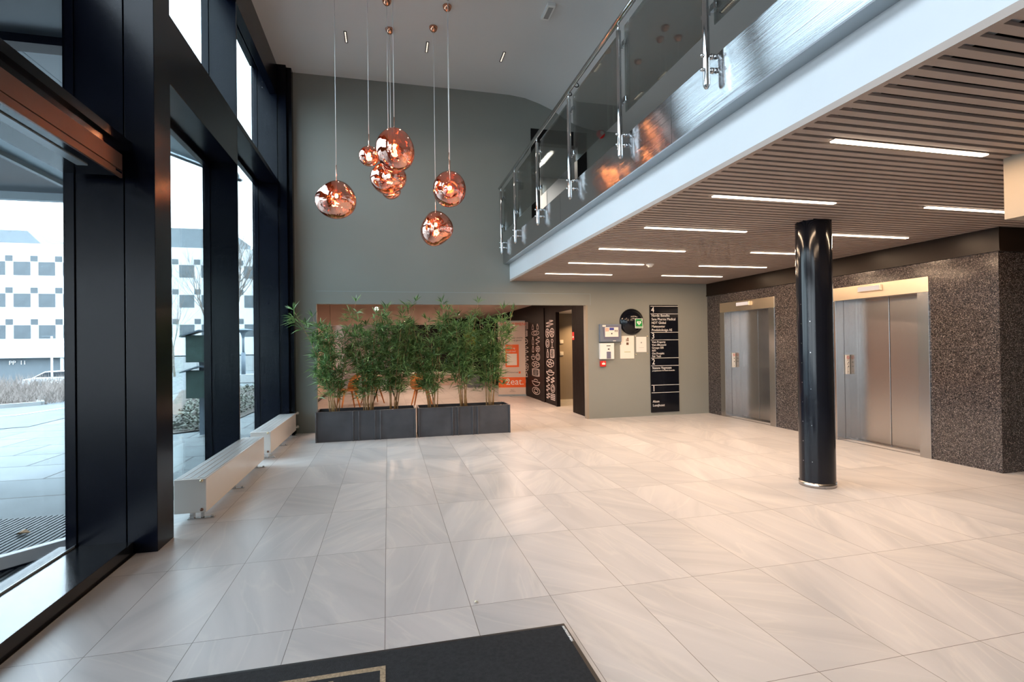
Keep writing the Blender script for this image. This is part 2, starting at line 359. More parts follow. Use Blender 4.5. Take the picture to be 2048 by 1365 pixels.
def text(s, size, loc, m_, parent, face='y', name='lettering', depth=0.0015, width=1.0, align='LEFT', bold=0.0):
    """face: 'y' reads from -y, 'x' reads from -x, 'z' lies on the floor"""
    cu = bpy.data.curves.new(name, 'FONT'); cu.body = s; cu.size = size; cu.extrude = depth; cu.align_x = align; cu.offset = bold; cu.resolution_u = 3
    t = bpy.data.objects.new(name + '_source', cu); COL.objects.link(t)
    bpy.context.view_layer.update()
    me = bpy.data.meshes.new_from_object(t.evaluated_get(bpy.context.evaluated_depsgraph_get()))
    bpy.data.objects.remove(t); me.materials.clear(); me.materials.append(m_)
    o = bpy.data.objects.new(name, me); COL.objects.link(o); o.parent = parent; o.location = loc; o.scale = (width, 1, 1)
    o.rotation_euler = {'y': (PI / 2, 0, 0), 'x': (PI / 2, 0, -PI / 2), 'z': (0, 0, 0)}[face]
    return o

# ------------------------------------------------------------------ the room shell
struct('floor', MB().box(-2.1, 9, -6, 20, -0.06, 0), M['floor'])
BY = 6.34
# back wall with the canteen opening and the upper door opening
w = MB()
w.box(-1.95, -1.12, BY, BY + 0.10, 0, 2.14)
w.box(3.70, 6.45, BY, BY + 0.10, 0, 2.14)
w.box(-1.95, 6.45, BY, BY + 0.10, 2.14, 3.24)
w.box(-1.95, 2.66, BY, BY + 0.10, 3.24, 5.37)
w.box(3.69, 9.0, BY, BY + 0.10, 3.24, 5.37)
w.box(-1.95, 9.0, BY, BY + 0.10, 5.37, 6.05)
wb = struct('wall_back', w, M['olive'])
# raised panel seam over the opening
box1('head_panel', M['olive'], -1.12, 3.75, BY - 0.012, BY, 2.14, 2.352, wb)
MB().box(-1.12, 3.75, BY - 0.013, BY, 2.352, 2.357).box(3.75, 3.755, BY - 0.013, BY, 2.14, 2.357).build('edge_bead', M['light_metal'], wb)
box1('jamb_lining', M['taupe'], 3.655, 3.70, BY + 0.0, BY + 0.10, 0, 2.14, wb)
# upper ceiling, flat over the hall and curving down over the balcony
prof = [(-2.06, 5.98), (1.9, 5.98), (2.25, 5.975), (2.53, 5.945), (2.80, 5.87), (3.08, 5.76), (3.30, 5.63), (3.50, 5.54), (3.70, 5.485), (3.90, 5.46), (9.0, 5.46)]
cm = MB(); n = len(prof)
cm.add([(x, y, z) for y in (-6, BY) for x, z in prof] + [(x, y, 6.1) for y in (-6, BY) for x, z in prof],
       [(i, i + 1, i + 1 + n, i + n) for i in range(n - 1)] + [(2 * n + i, 3 * n + i, 3 * n + i + 1, 2 * n + i + 1) for i in range(n - 1)], 0, True)
struct('ceiling', cm, M['ceiling'])
struct('wall_front', MB().box(-2.1, 9, -6.1, -6, 0, 6.1), M['taupe'])
struct('wall_right', MB().box(9, 9.1, -6, 6.4, 0, 6.1), M['taupe'])
# granite wall with the two lift openings
g = MB(); X0, X1 = 6.25, 6.75
g.box(X0, X1, 1.27, 1.99, 0, 2.33); g.box(X0, X1, 3.42, 4.49, 0, 2.33); g.box(X0, X1, 5.92, BY, 0, 2.33)
g.box(X0, X1, 1.99, 3.42, 2.16, 2.33); g.box(X0, X1, 4.49, 5.92, 2.16, 2.33); g.box(6.6, X1, 1.99, 5.92, 0, 2.16); g.box(X1, 9.0, 1.27, 1.6, 0, 2.33)
gw = struct('wall_lift', g, M['granite'])
fb = MB().box(6.235, 9.0, 1.25, BY, 2.345, 2.575).box(6.225, 9.0, 1.24, BY, 2.325, 2.345)
struct('trim_1', fb, M['brown_fascia'])
# dropped bulkhead near the camera
struct('trim_2', MB().box(3.92, 9.0, -6, -0.29, 2.18, 2.60), M['taupe'])  # darker taupe instead of the olive paint: warm, dim light put into colour

# ------------------------------------------------------------------ balcony
BW = BY - 0.001
bal = thing('balcony', 'white edged upper balcony with a stainless steel kick band above the lift area', 'balcony')
box1('fascia_band', M['white_band'], 2.2, 2.35, -5.995, BW, 2.60, 2.90, bal)
box1('edge_strip', M['slat'], 2.2, 2.235, -5.995, BW, 2.565, 2.60, bal)
sk = MB()
for a, b in ((-5.995, -1.9), (-1.896, 0.62), (0.624, 3.14), (3.144, 5.6), (5.604, BW)): sk.box(2.08, 2.095, a, b, 2.88, 3.24)
o = sk.build('stainless_band', M['steel_fascia'], bal); tag(o, 'stainless steel sheet band')
box1('band_underside', M['light_metal'], 2.095, 2.25, -5.995, BW, 2.88, 2.895, bal)
MB().box(2.095, 8.99, -5.995, BW, 3.20, 3.235).box(2.25, 8.99, -5.995, BW, 2.90, 3.20).build('slab', M['white_band'], bal)
box1('soffit_void', M['void'], 2.235, 8.99, -5.995, BW, 2.66, 2.67, bal)  # sheet painted black as the darkness behind the slat gaps
sl = MB(); y = -5.98
while y < BY - 0.05:
    sl.box(2.235, 8.99, y, y + 0.048, 2.575, 2.590); y += 0.0795
o = sl.build('slatted_soffit', M['slat'], bal); tag(o, 'mauve brown slatted soffit')

# railing
rl = thing('balcony_railing', 'stainless steel and glass railing along the upper balcony edge', 'railing')
PY = [6.18, 5.17, 3.90, 2.635, 1.355, 0.10, -1.16, -2.42]
MB().tube([(2.02, 6.30, 4.235), (2.02, -4, 4.235)], 0.024, 16).build('handrail', M['chrome'], rl)
for yy in PY:
    p = MB().tube([(2.02, yy, 3.035), (2.02, yy, 3.05), (2.02, yy, 4.14), (2.02, yy, 4.145)], [0.016, 0.022, 0.022, 0.012], 14)
    p.tube([(2.02, yy, 4.14), (2.02, yy, 4.22)], 0.009, 8)
    p.lathe([(0.0, 3.022), (0.012, 3.026), (0.020, 3.04)], (2.02, yy, 0), 14)
    po = p.build('post', M['chrome'], rl)
    for zz in (3.145, 3.235):
        b = MB().tube([(1.985, yy, zz), (2.082, yy, zz)], 0.009, 10)
        b.lathe([(0, -0.012), (0.010, -0.010), (0.013, 0)], (1.99, yy, zz), 12, 'x'); b.tube([(2.05, yy, zz), (2.08, yy, zz)], 0.018, 12)
        b.build('bolt', M['chrome'], po)
    for zz in (3.53, 4.02):
        for sg in (-1, 1):
            c = MB().obox((2.055, yy + sg * 0.04, zz), (0.012, 0, 0), (0, 0.026, 0), (0, 0, 0.022))
            c.tube([(2.055, yy + sg * 0.066, zz), (2.056, yy + sg * 0.067, zz)], 0.022, 12)
            c.build('glass_clamp', M['chrome'], po)
for a, b in zip(PY[:-1], PY[1:]):
    gp = box1('glass_panel', M['glass_rail'], 2.052, 2.060, b + 0.04, a - 0.04, 3.415, 4.165, rl); tag(gp, 'grey tinted glass panel')

# ------------------------------------------------------------------ round column
cl = thing('round_column', 'glossy black round column on a steel base ring', 'column', (4.11, 1.45, 0))
MB().lathe([(0.158, 0.045), (0.158, 0.779)], seg=64).lathe([(0.158, 0.781), (0.158, 1.779)], seg=64).lathe([(0.158, 1.781), (0.158, 2.60)], seg=64).lathe([(0.1565, 0.05), (0.1565, 2.5)], seg=64).build('shaft', M['black_gloss'], cl)
MB().lathe([(0.158, 0), (0.163, 0), (0.163, 0.045), (0.158, 0.045)], seg=64).build('base_ring', M['steel'], cl)
sc_ = MB()
for k in range(9): sc_.tube([(-0.157, 0.0, 0.25 + k * 0.19), (-0.160, 0.0, 0.25 + k * 0.19)], 0.004, 8)
for z_ in (0.25, 0.6, 0.95, 1.3, 1.6): sc_.tube([(-0.135, -0.083, z_), (-0.138, -0.085, z_)], 0.003, 8)
sc_.build('rivet', M['chrome'], cl)

# ------------------------------------------------------------------ lifts
def lift():
    t = thing('elevator', '', 'elevator')
    D = 6.5
    box1('head_panel', M['champagne'], 6.235, 6.262, 1.985, 3.425, 1.975, 2.155, t, 0.002)
    for a, b in ((1.985, 2.12), (3.29, 3.425)):
        MB().box(6.235, 6.262, a, b, 0, 1.975).build('front_jamb', M['steel'], t, 0.002)
    MB().box(6.262, 6.375, 3.29, 3.31, 0, 1.975).box(6.378, 6.46, 3.285, 3.31, 0, 1.975).build('reveal_panel', M['steel'], t)
    MB().box(6.46, 6.475, 3.17, 3.31, 0, 1.975).box(6.475, 6.56, 3.17, 3.21, 0, 1.975).build('door_jamb', M['steel'], t)
    MB().box(6.262, 6.56, 2.10, 2.12, 0, 1.975).build('side_jamb', M['steel'], t)
    box1('soffit_panel', M['steel'], 6.262, 6.56, 2.12, 3.29, 1.975, 1.99, t)
    for a, b in ((2.705, 3.17), (2.13, 2.697)):
        o = MB().box(D, D + 0.03, a, b, 0.012, 1.975).build('door', M['steel'], t, 0.003); tag(o, 'brushed steel sliding door leaf')
    box1('door_gap', M['black_matt'], D + 0.03, D + 0.06, 2.12, 3.17, 0, 1.975, t)
    MB().box(6.42, 6.50, 2.12, 3.29, 0, 0.010).box(6.262, 6.28, 2.12, 3.29, 0, 0.006).build('threshold', M['steel'], t)
    d = MB().box(6.195, 6.235, 2.56, 2.90, 2.055, 2.13).build('indicator', M['champagne'], t, 0.004)
    box1('indicator_screen', M['lit_panel'], 6.190, 6.196, 2.575, 2.885, 2.063, 2.122, d)
    bp_ = MB().box(6.385, 6.455, 3.27, 3.285, 0.93, 1.205).build('call_panel', M['white'], t, 0.003)
    for z_ in (1.10, 1.04):
        b = MB().lathe([(0.0, -0.006), (0.010, -0.006), (0.011, 0)], (6.42, 3.27, z_), 20, 'y').build('call_button', M['chrome'], bp_)
        MB().lathe([(0.0, -0.0015), (0.006, -0.001), (0.0065, 0)], (6.42, 3.264, z_), 16, 'y').build('button_face', M['ink'], b)
    sgn = MB()
    for k in range(24):
        a0, a1 = 2 * PI * k / 24, 2 * PI * (k + 1) / 24
        sgn.obox((6.42 + 0.020 * math.cos((a0 + a1) / 2), 3.2685, 1.165 + 0.020 * math.sin((a0 + a1) / 2)),
                 (-0.003 * math.sin(a0), 0, 0.003 * math.cos(a0)), (0, 0.001, 0), (0.002 * math.cos(a0), 0, 0.002 * math.sin(a0)))
    sgn.obox((6.42, 3.2685, 1.165), (0.014, 0, -0.014), (0, 0.001, 0), (0.0015, 0, 0.0015)); sgn.build('no_use_sign', M['red'], bp_)
    MB().lathe([(0, -0.001), (0.005, 0)], (6.42, 3.269, 0.965), 12, 'y').build('key_hole', M['ink'], bp_)
    return t
L1 = lift(); L1['label'] = 'steel lift behind the round column, nearer the dark granite corner'; L1['group'] = 'lifts in the granite wall'
L2 = clone(L1); L2.location = (0, 2.50, 0); L2['label'] = 'steel lift beside the olive wall with the floor directory'

# ------------------------------------------------------------------ window wall
FX, GX = -1.655, -1.95
posts = MB().box(-1.735, -1.55, 1.32, 1.60, 0, 6.0).box(-2.07, -1.745, 1.33, 1.60, 0, 6.0).box(-1.745, -1.735, 1.345, 1.6, 0, 6.0)
struct('trim_3', posts, M['navy'], bevel=0.003)
f2 = MB().box(FX - 0.28, FX, 3.80, 3.83, 0, 5.98).box(-2.02, -1.935, 3.802, 3.828, 0, 5.98); struct('trim_4', f2, M['navy'])
f3 = MB().box(FX - 0.30, FX, 6.10, 6.12, 0, 5.98).box(-2.05, -1.45, 6.20, BY, 0, 6.0).box(FX - 0.30, -1.52, 6.12, 6.20, 0, 5.99)
t5 = struct('trim_5', f3, M['navy'])
for dx_, dz in ((-0.03, 0), (-0.03, -0.09), (-0.21, 0), (-0.21, -0.09)):
    MB().tube([(FX + dx_, 6.10, 5.66 + dz), (FX + dx_, 6.092, 5.66 + dz)], 0.012, 12).build('bolt', M['chrome'], t5)
struct('trim_6', MB().box(-1.76, FX, -6, 6.12, 5.48, 6.0).box(-2.05, -1.76, -6, 6.12, 5.90, 6.0), M['navy'])
struct('trim_7', MB().box(-2.0, FX, 1.60, 3.80, 3.56, 4.12), M['navy'], bevel=0.004)
struct('trim_8', MB().box(-2.0, FX, 3.83, 6.10, 4.05, 4.12), M['navy'], bevel=0.004)
def bay(n_, y0, y1, zt):
    wdw = bpy.data.objects.new('window_%d' % n_, None); COL.objects.link(wdw); wdw['kind'] = 'structure'
    fr = MB()
    for a, b in ((y0, y0 + 0.05), (y1 - 0.010, y1)):
        fr.box(-2.0, -1.94, a, b, 0.10, zt); fr.box(-2.0, -1.94, a, b, 4.12, 5.95)
    fr.box(-2.0, -1.935, y0, y1, 0, 0.13); fr.box(-2.0, -1.935, y0, y1, zt - 0.06, zt); fr.box(-2.0, -1.935, y0, y1, 4.12, 4.18); fr.box(-2.0, -1.935, y0, y1, 5.85, 5.95)
    fr.build('window_frame', M['navy'], wdw, 0.004)
    for z0, z1 in ((0.12, zt - 0.05), (4.17, 5.86)):
        o = box1('glass_pane', M['glass_bay'], -1.954, -1.946, y0 + 0.04, y1 - 0.008, z0, z1, wdw); tag(o, 'blue tinted glass')
    return wdw
bay(2, 1.60, 3.80, 3.56); bay(3, 3.83, 6.10, 4.06)
# entrance bay: glazing, sill and overhead casing
w1 = bpy.data.objects.new('window_1', None); COL.objects.link(w1); w1['kind'] = 'structure'
fr = MB().box(-2.10, -2.035, 1.318, 1.33, 0.06, 6.0)
fr.box(-2.14, -2.05, -6, 1.33, 2.76, 2.86).box(-2.14, -2.05, -6, 1.33, 0.0, 0.09).box(-2.14, -2.05, -6, 1.33, 5.9, 6.0).box(-2.14, -2.05, -1.72, -1.60, 0, 6)
fr.build('window_frame', M['navy'], w1, 0.003)
for a, b in ((-1.60, 1.318), (-6, -1.72)):
    for z0, z1 in ((0.09, 2.76), (2.86, 5.9)):
        box1('glass_pane', M['glass_entry'], -2.094, -2.086, a, b, z0, z1, w1)
struct('trim_9', MB().box(-2.05, -1.70, -6, 1.345, 0, 0.082), [M['sill']], bevel=0.002)
struct('trim_10', MB().box(-1.70, -1.685, -6, 1.33, 0.0, 0.004), M['black_matt'])
MB().box(-2.052, -2.044, -6, 1.33, 0.082, 0.094).build('seal_strip', M['light_metal'], w1)
cs = thing('air_curtain', 'long overhead air curtain casing above the entrance, its brown reflection painted on', 'air curtain')
MB().box(-1.715, -1.70, -3.2, 1.21, 2.575, 2.62).box(-1.715, -1.70, -3.2, 1.21, 2.625, 2.735).build('front_cover', M['brown_case'], cs, 0.002)  # brown reflection put into the cover's base colour
MB().box(-2.04, -1.715, -3.2, 1.21, 2.59, 2.80).build('body', M['black_gloss'], cs, 0.003)
MB().box(-1.86, -1.80, -3.2, 1.0, 2.582, 2.59).build('outlet_strip', M['light_metal'], cs)
MB().box(-1.699, -1.6985, 1.12, 1.20, 2.60, 2.615).build('logo_plate', M['chrome'], cs)
MB().box(-2.04, -1.69, -3.2, 1.32, 2.80, 2.86).build('cover_shelf', M['black_gloss'], cs)

# ------------------------------------------------------------------ vestibule outside
vs_ = thing('glass_screen', 'slanted outer glass screen of the porch with a pale bottom rail', 'glass screen')
a = Vector((-2.15, 1.50, 0)); b = Vector((-3.45, 0.05, 0)); d = (b - a); dn = d.normalized(); nn = Vector((-dn.y, dn.x, 0))
def seg(off0, off1, z0, z1, th, m_, nm):
    c = a + d * ((off0 + off1) / 2) + Vector((0, 0, (z0 + z1) / 2))
    return MB().obox(c, d * (off1 - off0) / 2, nn * th, Vector((0, 0, (z1 - z0) / 2))).build(nm, m_, vs_)
seg(0, 1, 0.02, 0.10, 0.03, M['white_band'], 'bottom_rail'); seg(0, 1, 0.0, 0.02, 0.04, M['navy'], 'floor_channel')
seg(0, 1, 2.90, 2.97, 0.03, M['navy'], 'top_rail'); seg(0.0, 0.006, 0.1, 2.90, 0.012, M['navy'], 'stile'); seg(0.006, 1, 0.1, 2.90, 0.004, M['glass_entry'], 'glass_pane')
MB().obox((-2.36, 0.72, 0.05), (0.05, 0.05, 0), (-0.03, 0.03, 0), (0, 0, 0.045)).build('door_stop', M['navy'], None)
tag(bpy.data.objects['door_stop'], 'small dark metal door stop block on the porch matting', 'door stop')
cn = thing('porch_canopy', 'dark steel porch canopy outside the entrance glazing', 'canopy')
MB().box(-7, -2.62, -6, 3.6, 3.06, 3.16).build('roof_deck', M['navy'], cn)
MB().box(-2.99, -2.62, -6, 3.6, 3.03, 3.06).build('edge_panel', M['light_metal'], cn)
MB().box(-7, -2.62, 3.55, 3.62, 2.98, 3.16).build('front_beam', M['light_metal'], cn)
MB().box(-3.0, -2.96, -6, 3.6, 2.99, 3.03).build('drip_strip', M['white_band'], cn)
oh = MB()
def slab_poly(mb, pts, z0, z1):
    n_ = len(pts); mb.add([(x, y, z0) for x, y in pts] + [(x, y, z1) for x, y in pts], [tuple(reversed(range(n_))), tuple(range(n_, 2 * n_))] + [(i, (i + 1) % n_, (i + 1) % n_ + n_, i + n_) for i in range(n_)])
slab_poly(oh, [(-2.12, 2.36), (-2.995, 2.36), (-2.995, 4.28), (-2.12, 5.78)], 4.0, 4.05)
slab_poly(oh, [(-3.005, 2.36), (-4.1, 2.36), (-3.005, 4.26)], 4.0, 4.05)
slab_poly(oh, [(-2.12, 1.55), (-4.4, 1.55), (-4.2, 2.2), (-2.12, 2.2)], 4.0, 4.05)
up = struct('trim_11', oh, M['light_metal']); bm2 = MB(); slab_poly(bm2, [(-2.12, 2.2), (-4.2, 2.2), (-4.1, 2.36), (-2.12, 2.36)], 3.93, 4.2); slab_poly(bm2, [(-2.12, -6), (-7.5, -6), (-4.4, 1.55), (-2.12, 1.55)], 3.95, 4.2); bm2.build('end_beam', M['navy'], up)
ed_ = MB()
for o_, z_ in ((0.0, 3.97), (0.09, 4.0)):
    ed_.tube([(-2.12, 5.80 + o_, z_), (-2.995, 4.30 + o_, z_), (-4.1, 2.38 + o_, z_)], 0.022, 6)
ed_.build('edge_rail', M['light_metal'], up)

# ------------------------------------------------------------------ radiators
def radiator(y0, y1, name_label):
    t = thing('low_radiator', name_label, 'radiator', group='low white radiators under the windows')
    MB().box(-1.67, -1.43, y0, y1, 0.075, 0.352).build('body', M['rad'], t, 0.006)
    g_ = MB()
    for k in range(4): g_.box(-1.658 + k * 0.055, -1.658 + k * 0.055 + 0.043, y0 + 0.02, y1 - 0.02, 0.3505, 0.3545)
    g_.build('top_grille', M['rad_in'], t)
    for yy in (y0, y1):
        s_ = -1 if yy == y0 else 1
        for zz in (0.10, 0.335):
            MB().lathe([(0, 0.012 * s_), (0.011, 0.012 * s_), (0.013, 0)], (-1.465, yy, zz), 14, 'y').build('end_plug', M['brass'] if zz > 0.2 else M['brown_case'], t)
    nb = 3
    for k in range(nb):
        yy = y0 + 0.10 + (y1 - y0 - 0.2) * k / (nb - 1)
        MB().box(-1.60, -1.40, yy - 0.02, yy + 0.02, 0, 0.008).box(-1.58, -1.55, yy - 0.02, yy + 0.02, 0.008, 0.075).box(-1.50, -1.48, yy - 0.012, yy + 0.012, 0.008, 0.075).tube([(-1.42, yy, 0.008), (-1.42, yy, 0.02)], 0.010, 10).build('foot_bracket', M['chrome'], t)
    return t
radiator(1.93, 3.97, 'longer looking near radiator, whose end plate faces the black post')
r2 = radiator(4.33, 6.20, 'far radiator, piped into the back wall beside the planter')
for zz in (0.11, 0.335):
    MB().tube([(-1.46, 6.20, zz), (-1.43, 6.26, zz), (-1.43, 6.338, zz)], 0.009, 10).lathe([(0.0, 0), (0.024, 0), (0.024, 0.02), (0, 0.02)], (-1.43, 6.315, zz), 16, 'y').build('pipe', M['white'], r2)

# ------------------------------------------------------------------ planters and bamboo
def planter(x0, label):
    t = thing('metal_planter', label, 'planter', (x0, 5.345, 0), 'blackened steel planters')
    W, Dp, H, th = 1.465, 0.46, 0.445, 0.012
    MB().box(0, W, 0, th, 0, H).box(0, W, Dp - th, Dp, 0, H).box(0, th, th, Dp - th, 0, H).box(W - th, W, th, Dp - th, 0, H).box(th, W - th, th, Dp - th, 0.0, 0.02).build('trough', M['planter'], t)
    r = MB().box(-0.004, W + 0.004, -0.006, 0.022, H, H + 0.006).box(-0.004, W + 0.004, Dp - 0.02, Dp + 0.004, H, H + 0.006).box(-0.004, 0.022, 0.022, Dp - 0.02, H, H + 0.006).box(W - 0.022, W + 0.004, 0.022, Dp - 0.02, H, H + 0.006)
    r.build('rim', M['planter_edge'], t, 0.002)
    for xx in (0.0, 0.525, 0.61, 0.845, 0.925, W - 0.022):
        MB().box(xx, xx + 0.020, -0.022, 0, 0.0, H).build('rib', M['planter_edge'], t, 0.004)
    box1('soil', M['soil'], th, W - th, th, Dp - th, 0.02, 0.36, t)
    return t
planter(-1.025, 'dark steel planter trough standing beside the window end, touching the opening edge')
planter(0.475, 'dark steel planter trough standing nearer the banner, out in the opening')

def bamboo(x, y, seed, label, top, lean=0.0, spread=0.30, extra=None, stems=9, fmin=0.30):
    rnd = random.Random(seed)
    t = thing('bamboo_plant', label, 'potted plant', (x, y, 0.36), 'bamboo plants')
    leaf = MB()
    def leaf_at(p, d, L, wd):
        d = d.normalized(); up_ = Vector((0, 0, 1)); sd = d.cross(up_)
        if sd.length < 0.05: sd = Vector((1, 0, 0))
        sd.normalize(); sd = (sd + Vector((rnd.uniform(-.5, .5), rnd.uniform(-.5, .5), rnd.uniform(-.6, .6)))).normalized()
        sd = (sd - d * sd.dot(d)).normalized(); nn_ = sd.cross(d)
        mid = p + d * L * 0.42; tip = p + d * L + Vector((0, 0, -L * rnd.uniform(0.05, 0.30)))
        leaf.add([p, mid + sd * wd, mid - sd * wd, mid + nn_ * wd * 0.5, tip], [(0, 3, 1), (0, 2, 3), (3, 4, 1), (2, 4, 3)])
    for k in range(stems):
        a_ = 2 * PI * k / stems + rnd.uniform(-.4, .4); br = rnd.uniform(0.02, 0.085)
        p0 = Vector((br * math.cos(a_), br * math.sin(a_) * 0.8, 0))
        H = (top - 0.36) * rnd.uniform(0.62, 0.97) if k else (top - 0.36) * 1.02
        out = Vector((math.cos(a_) * spread * rnd.uniform(0.3, 1.0) + lean, math.sin(a_) * spread * 0.55 * rnd.uniform(0.3, 1.0), 0))
        if extra and k == 1: out = Vector(extra[:3]); H = extra[3] - 0.36
        pts = []
        for i in range(9):
            s_ = i / 8; pts.append(p0 + Vector((out.x * s_ ** 1.4, out.y * s_ ** 1.4, H * s_)))
        rad = [0.0085 * (1 - 0.75 * i / 8) for i in range(9)]
        MB().tube(pts, rad, 6).build('cane', M['cane'], t)
        nt_ = int(29 * H / 1.5)
        for q in range(nt_):
            s_ = fmin * rnd.uniform(0.5, 1.0) + (1 - fmin) * (q + rnd.random()) / nt_
            s_ = min(s_, 1.0)
            i = min(int(s_ * 8), 7); fr_ = s_ * 8 - i; p = pts[i].lerp(pts[i + 1], fr_)
            aa = rnd.uniform(0, 2 * PI); up2 = rnd.uniform(0.1, 1.0)
            tl = rnd.uniform(0.05, 0.20) * (1.15 - 0.5 * s_)
            td = Vector((math.cos(aa), math.sin(aa) * 0.8, up2)).normalized()
            e = p + td * tl
            for j in range(rnd.randint(8, 12)):
                u = rnd.choice((0.55, 0.95, 1.0, 1.0)); base = p.lerp(e, u)
                ld = (td * 0.55 + Vector((rnd.uniform(-1, 1), rnd.uniform(-1, 1), rnd.uniform(-0.45, 0.75))))
                leaf_at(base, ld, rnd.uniform(0.11, 0.21), rnd.uniform(0.007, 0.0115))
        for j in range(9):
            leaf_at(pts[-1], Vector((rnd.uniform(-.7, .7), rnd.uniform(-.7, .7), rnd.uniform(0.2, 1.2))), rnd.uniform(0.12, 0.20), 0.010)
    leaf.build('foliage', M['leaf'], t)
    return t
bamboo(-0.77, 5.57, 11, 'bushy bamboo beside the window end with one long spray reaching past the wall edge', 2.08, -0.05, 0.34, (-0.60, -0.10, 0, 1.98))
bamboo(-0.27, 5.57, 12, 'bamboo standing in the middle of the window side planter', 1.98, 0.0, 0.30)
bamboo(0.10, 5.57, 13, 'bamboo at the inner end of the window side planter, beside the gap', 2.09, 0.08, 0.30)
bamboo(0.73, 5.60, 14, 'leaning bamboo nearest the gap in the banner side planter', 1.95, -0.12, 0.32, (-0.62, 0.0, 0, 1.70))
bamboo(1.22, 5.60, 15, 'fan shaped bamboo in the middle of the banner side planter', 2.08, 0.0, 0.33, (-0.40, 0.0, 0, 2.12), fmin=0.42)
bamboo(1.66, 5.60, 16, 'bamboo in front of the banner with a spray arching over it', 1.97, 0.05, 0.24, (0.38, 0.0, 0, 1.98), fmin=0.38)

# ------------------------------------------------------------------ pendant lamps
def blob(R, lobes, flat=1.0, seed=0):
    """closed melted shade: a sphere pushed out and dented by smooth lobes; outer and inner skin"""
    mb = MB(); nu, nv = 56, 36
    def rad(d):
        r = 1.0
        for (ld, amp, k) in lobes: r += amp * math.exp(k * (d.dot(ld) - 1))
        return r
    for skin, off in ((0, 1.0),):
        base = len(mb.v); vv = []
        for i in range(nv + 1):
            th = PI * i / nv
            for j in range(nu):
                ph = 2 * PI * j / nu; dd = Vector((math.sin(th) * math.cos(ph), math.sin(th) * math.sin(ph), math.cos(th)))
                p = dd * R * rad(dd) * off; vv.append((p.x, p.y, p.z * flat))
        fs = [(i * nu + j, (i + 1) * nu + j, (i + 1) * nu + (j + 1) % nu, i * nu + (j + 1) % nu) for i in range(nv) for j in range(nu)]
        mb.add(vv, fs, 0, True)
    return mb
def D(x, y, z): return Vector((x, y, z)).normalized()
SH = {
 'wide': [(D(-1, -0.3, -0.15), 0.16, 3), (D(0.85, -0.2, -0.45), 0.12, 4), (D(0.6, -0.6, -0.9), -0.20, 6), (D(-0.25, -0.9, 0.35), -0.08, 8), (D(-0.7, 0, 0.8), -0.13, 6)],
 'egg': [(D(0.2, 0, 0.9), 0.06, 3), (D(0.9, -0.4, -0.6), 0.09, 4), (D(-0.8, -0.3, -0.8), -0.07, 6), (D(0, -1, -0.1), -0.09, 8)],
 'lean': [(D(-0.8, -0.2, 0.1), 0.12, 3), (D(1, 0, 0.25), 0.10, 4), (D(0.5, -0.3, -0.9), -0.22, 5), (D(-0.3, -1, 0.1), -0.09, 9)],
 'drop': [(D(0.8, -0.2, -0.15), 0.16, 4), (D(-0.5, -0.2, -0.8), 0.12, 3), (D(-0.8, 0, 0.5), -0.12, 5), (D(0.7, -0.4, -0.9), -0.16, 6), (D(0.3, -1, 0.3), -0.08, 8)],
 'round': [(D(0.3, -0.3, 0.5), 0.03, 4), (D(-0.6, -0.5, -0.5), 0.04, 4), (D(0, -1, 0), -0.10, 7)],
}
def pendant(x, y, z, dia, shape, label, size, canopy=None, rz=0.0, rod=None, h=1.0):
    R = dia / 2
    t = thing('pendant_lamp', label, 'pendant lamp', (x, y, z), 'copper glass pendant lamps')
    o = blob(R * 0.97, SH[shape], h).build('lamp_shade', M['melt'], t); o.rotation_euler = (0, 0, rz)
    top = R * h * 0.97
    rod = rod or 0.16
    MB().tube([(0, 0, top * 0.45), (0, 0, top + rod)], 0.0065, 10).tube([(0, 0, top * 0.30), (0, 0, top * 0.52)], 0.018, 14).build('rod', M['rod'], t)
    MB().tube([(0, 0, top + rod), (0, 0, 5.965 - z)], 0.0042, 6).build('cable', M['cable'], t)
    MB().lathe([(0.0, -0.075), (0.018, -0.073), (0.045, -0.050), (0.058, -0.020), (0.060, 0.0), (0.0, 0.0)], (0, 0, 5.98 - z), 28).build('ceiling_canopy', M['copper'], t)
    bz = top * 0.22
    MB().lathe([(0.0, -0.035), (0.015, -0.030), (0.022, -0.010), (0.018, 0.012), (0.010, 0.030), (0.0, 0.032)], (0, 0, bz), 20).build('bulb', M['bulb'], t)
    l = bpy.data.lights.new('bulb_light', 'POINT'); l.energy = 5; l.color = (1, 0.62, 0.34); l.shadow_soft_size = 0.03
    lo = bpy.data.objects.new('bulb_light', l); COL.objects.link(lo); lo.location = (x, y, z + bz)
    return t
pendant(-0.582, 4.10, 3.29, 0.47, 'wide', 'single large copper pendant hanging apart, nearest the windows', 'l', rod=0.20, h=1.06)
pendant(-0.176, 4.08, 3.865, 0.26, 'round', 'small copper pendant tucked behind the biggest globe, window side', 's', rod=0.16)
pendant(0.141, 3.90, 3.895, 0.49, 'egg', 'biggest round copper pendant, highest of the middle cluster', 'l', rod=0.16, h=1.12)
pendant(0.068, 4.17, 3.615, 0.44, 'lean', 'lopsided copper pendant hanging directly under the biggest globe', 'l', h=0.98, rod=0.1)
pendant(0.107, 4.80, 3.63, 0.25, 'lean', 'small copper pendant, lowest of the middle cluster', 's', rod=0.1, h=0.9)
pendant(0.717, 4.62, 3.095, 0.45, 'drop', 'lowest copper pendant, egg leaning, hanging on its own below the pair', 'l', rod=0.25, h=1.12)
pendant(0.858, 4.12, 3.51, 0.45, 'round', 'large round copper pendant behind the small one, balcony side', 'l', rod=0.26, h=1.08)
pendant(0.838, 3.88, 3.44, 0.235, 'drop', 'small copper pendant hanging in front of the large round one', 's', rod=0.26)

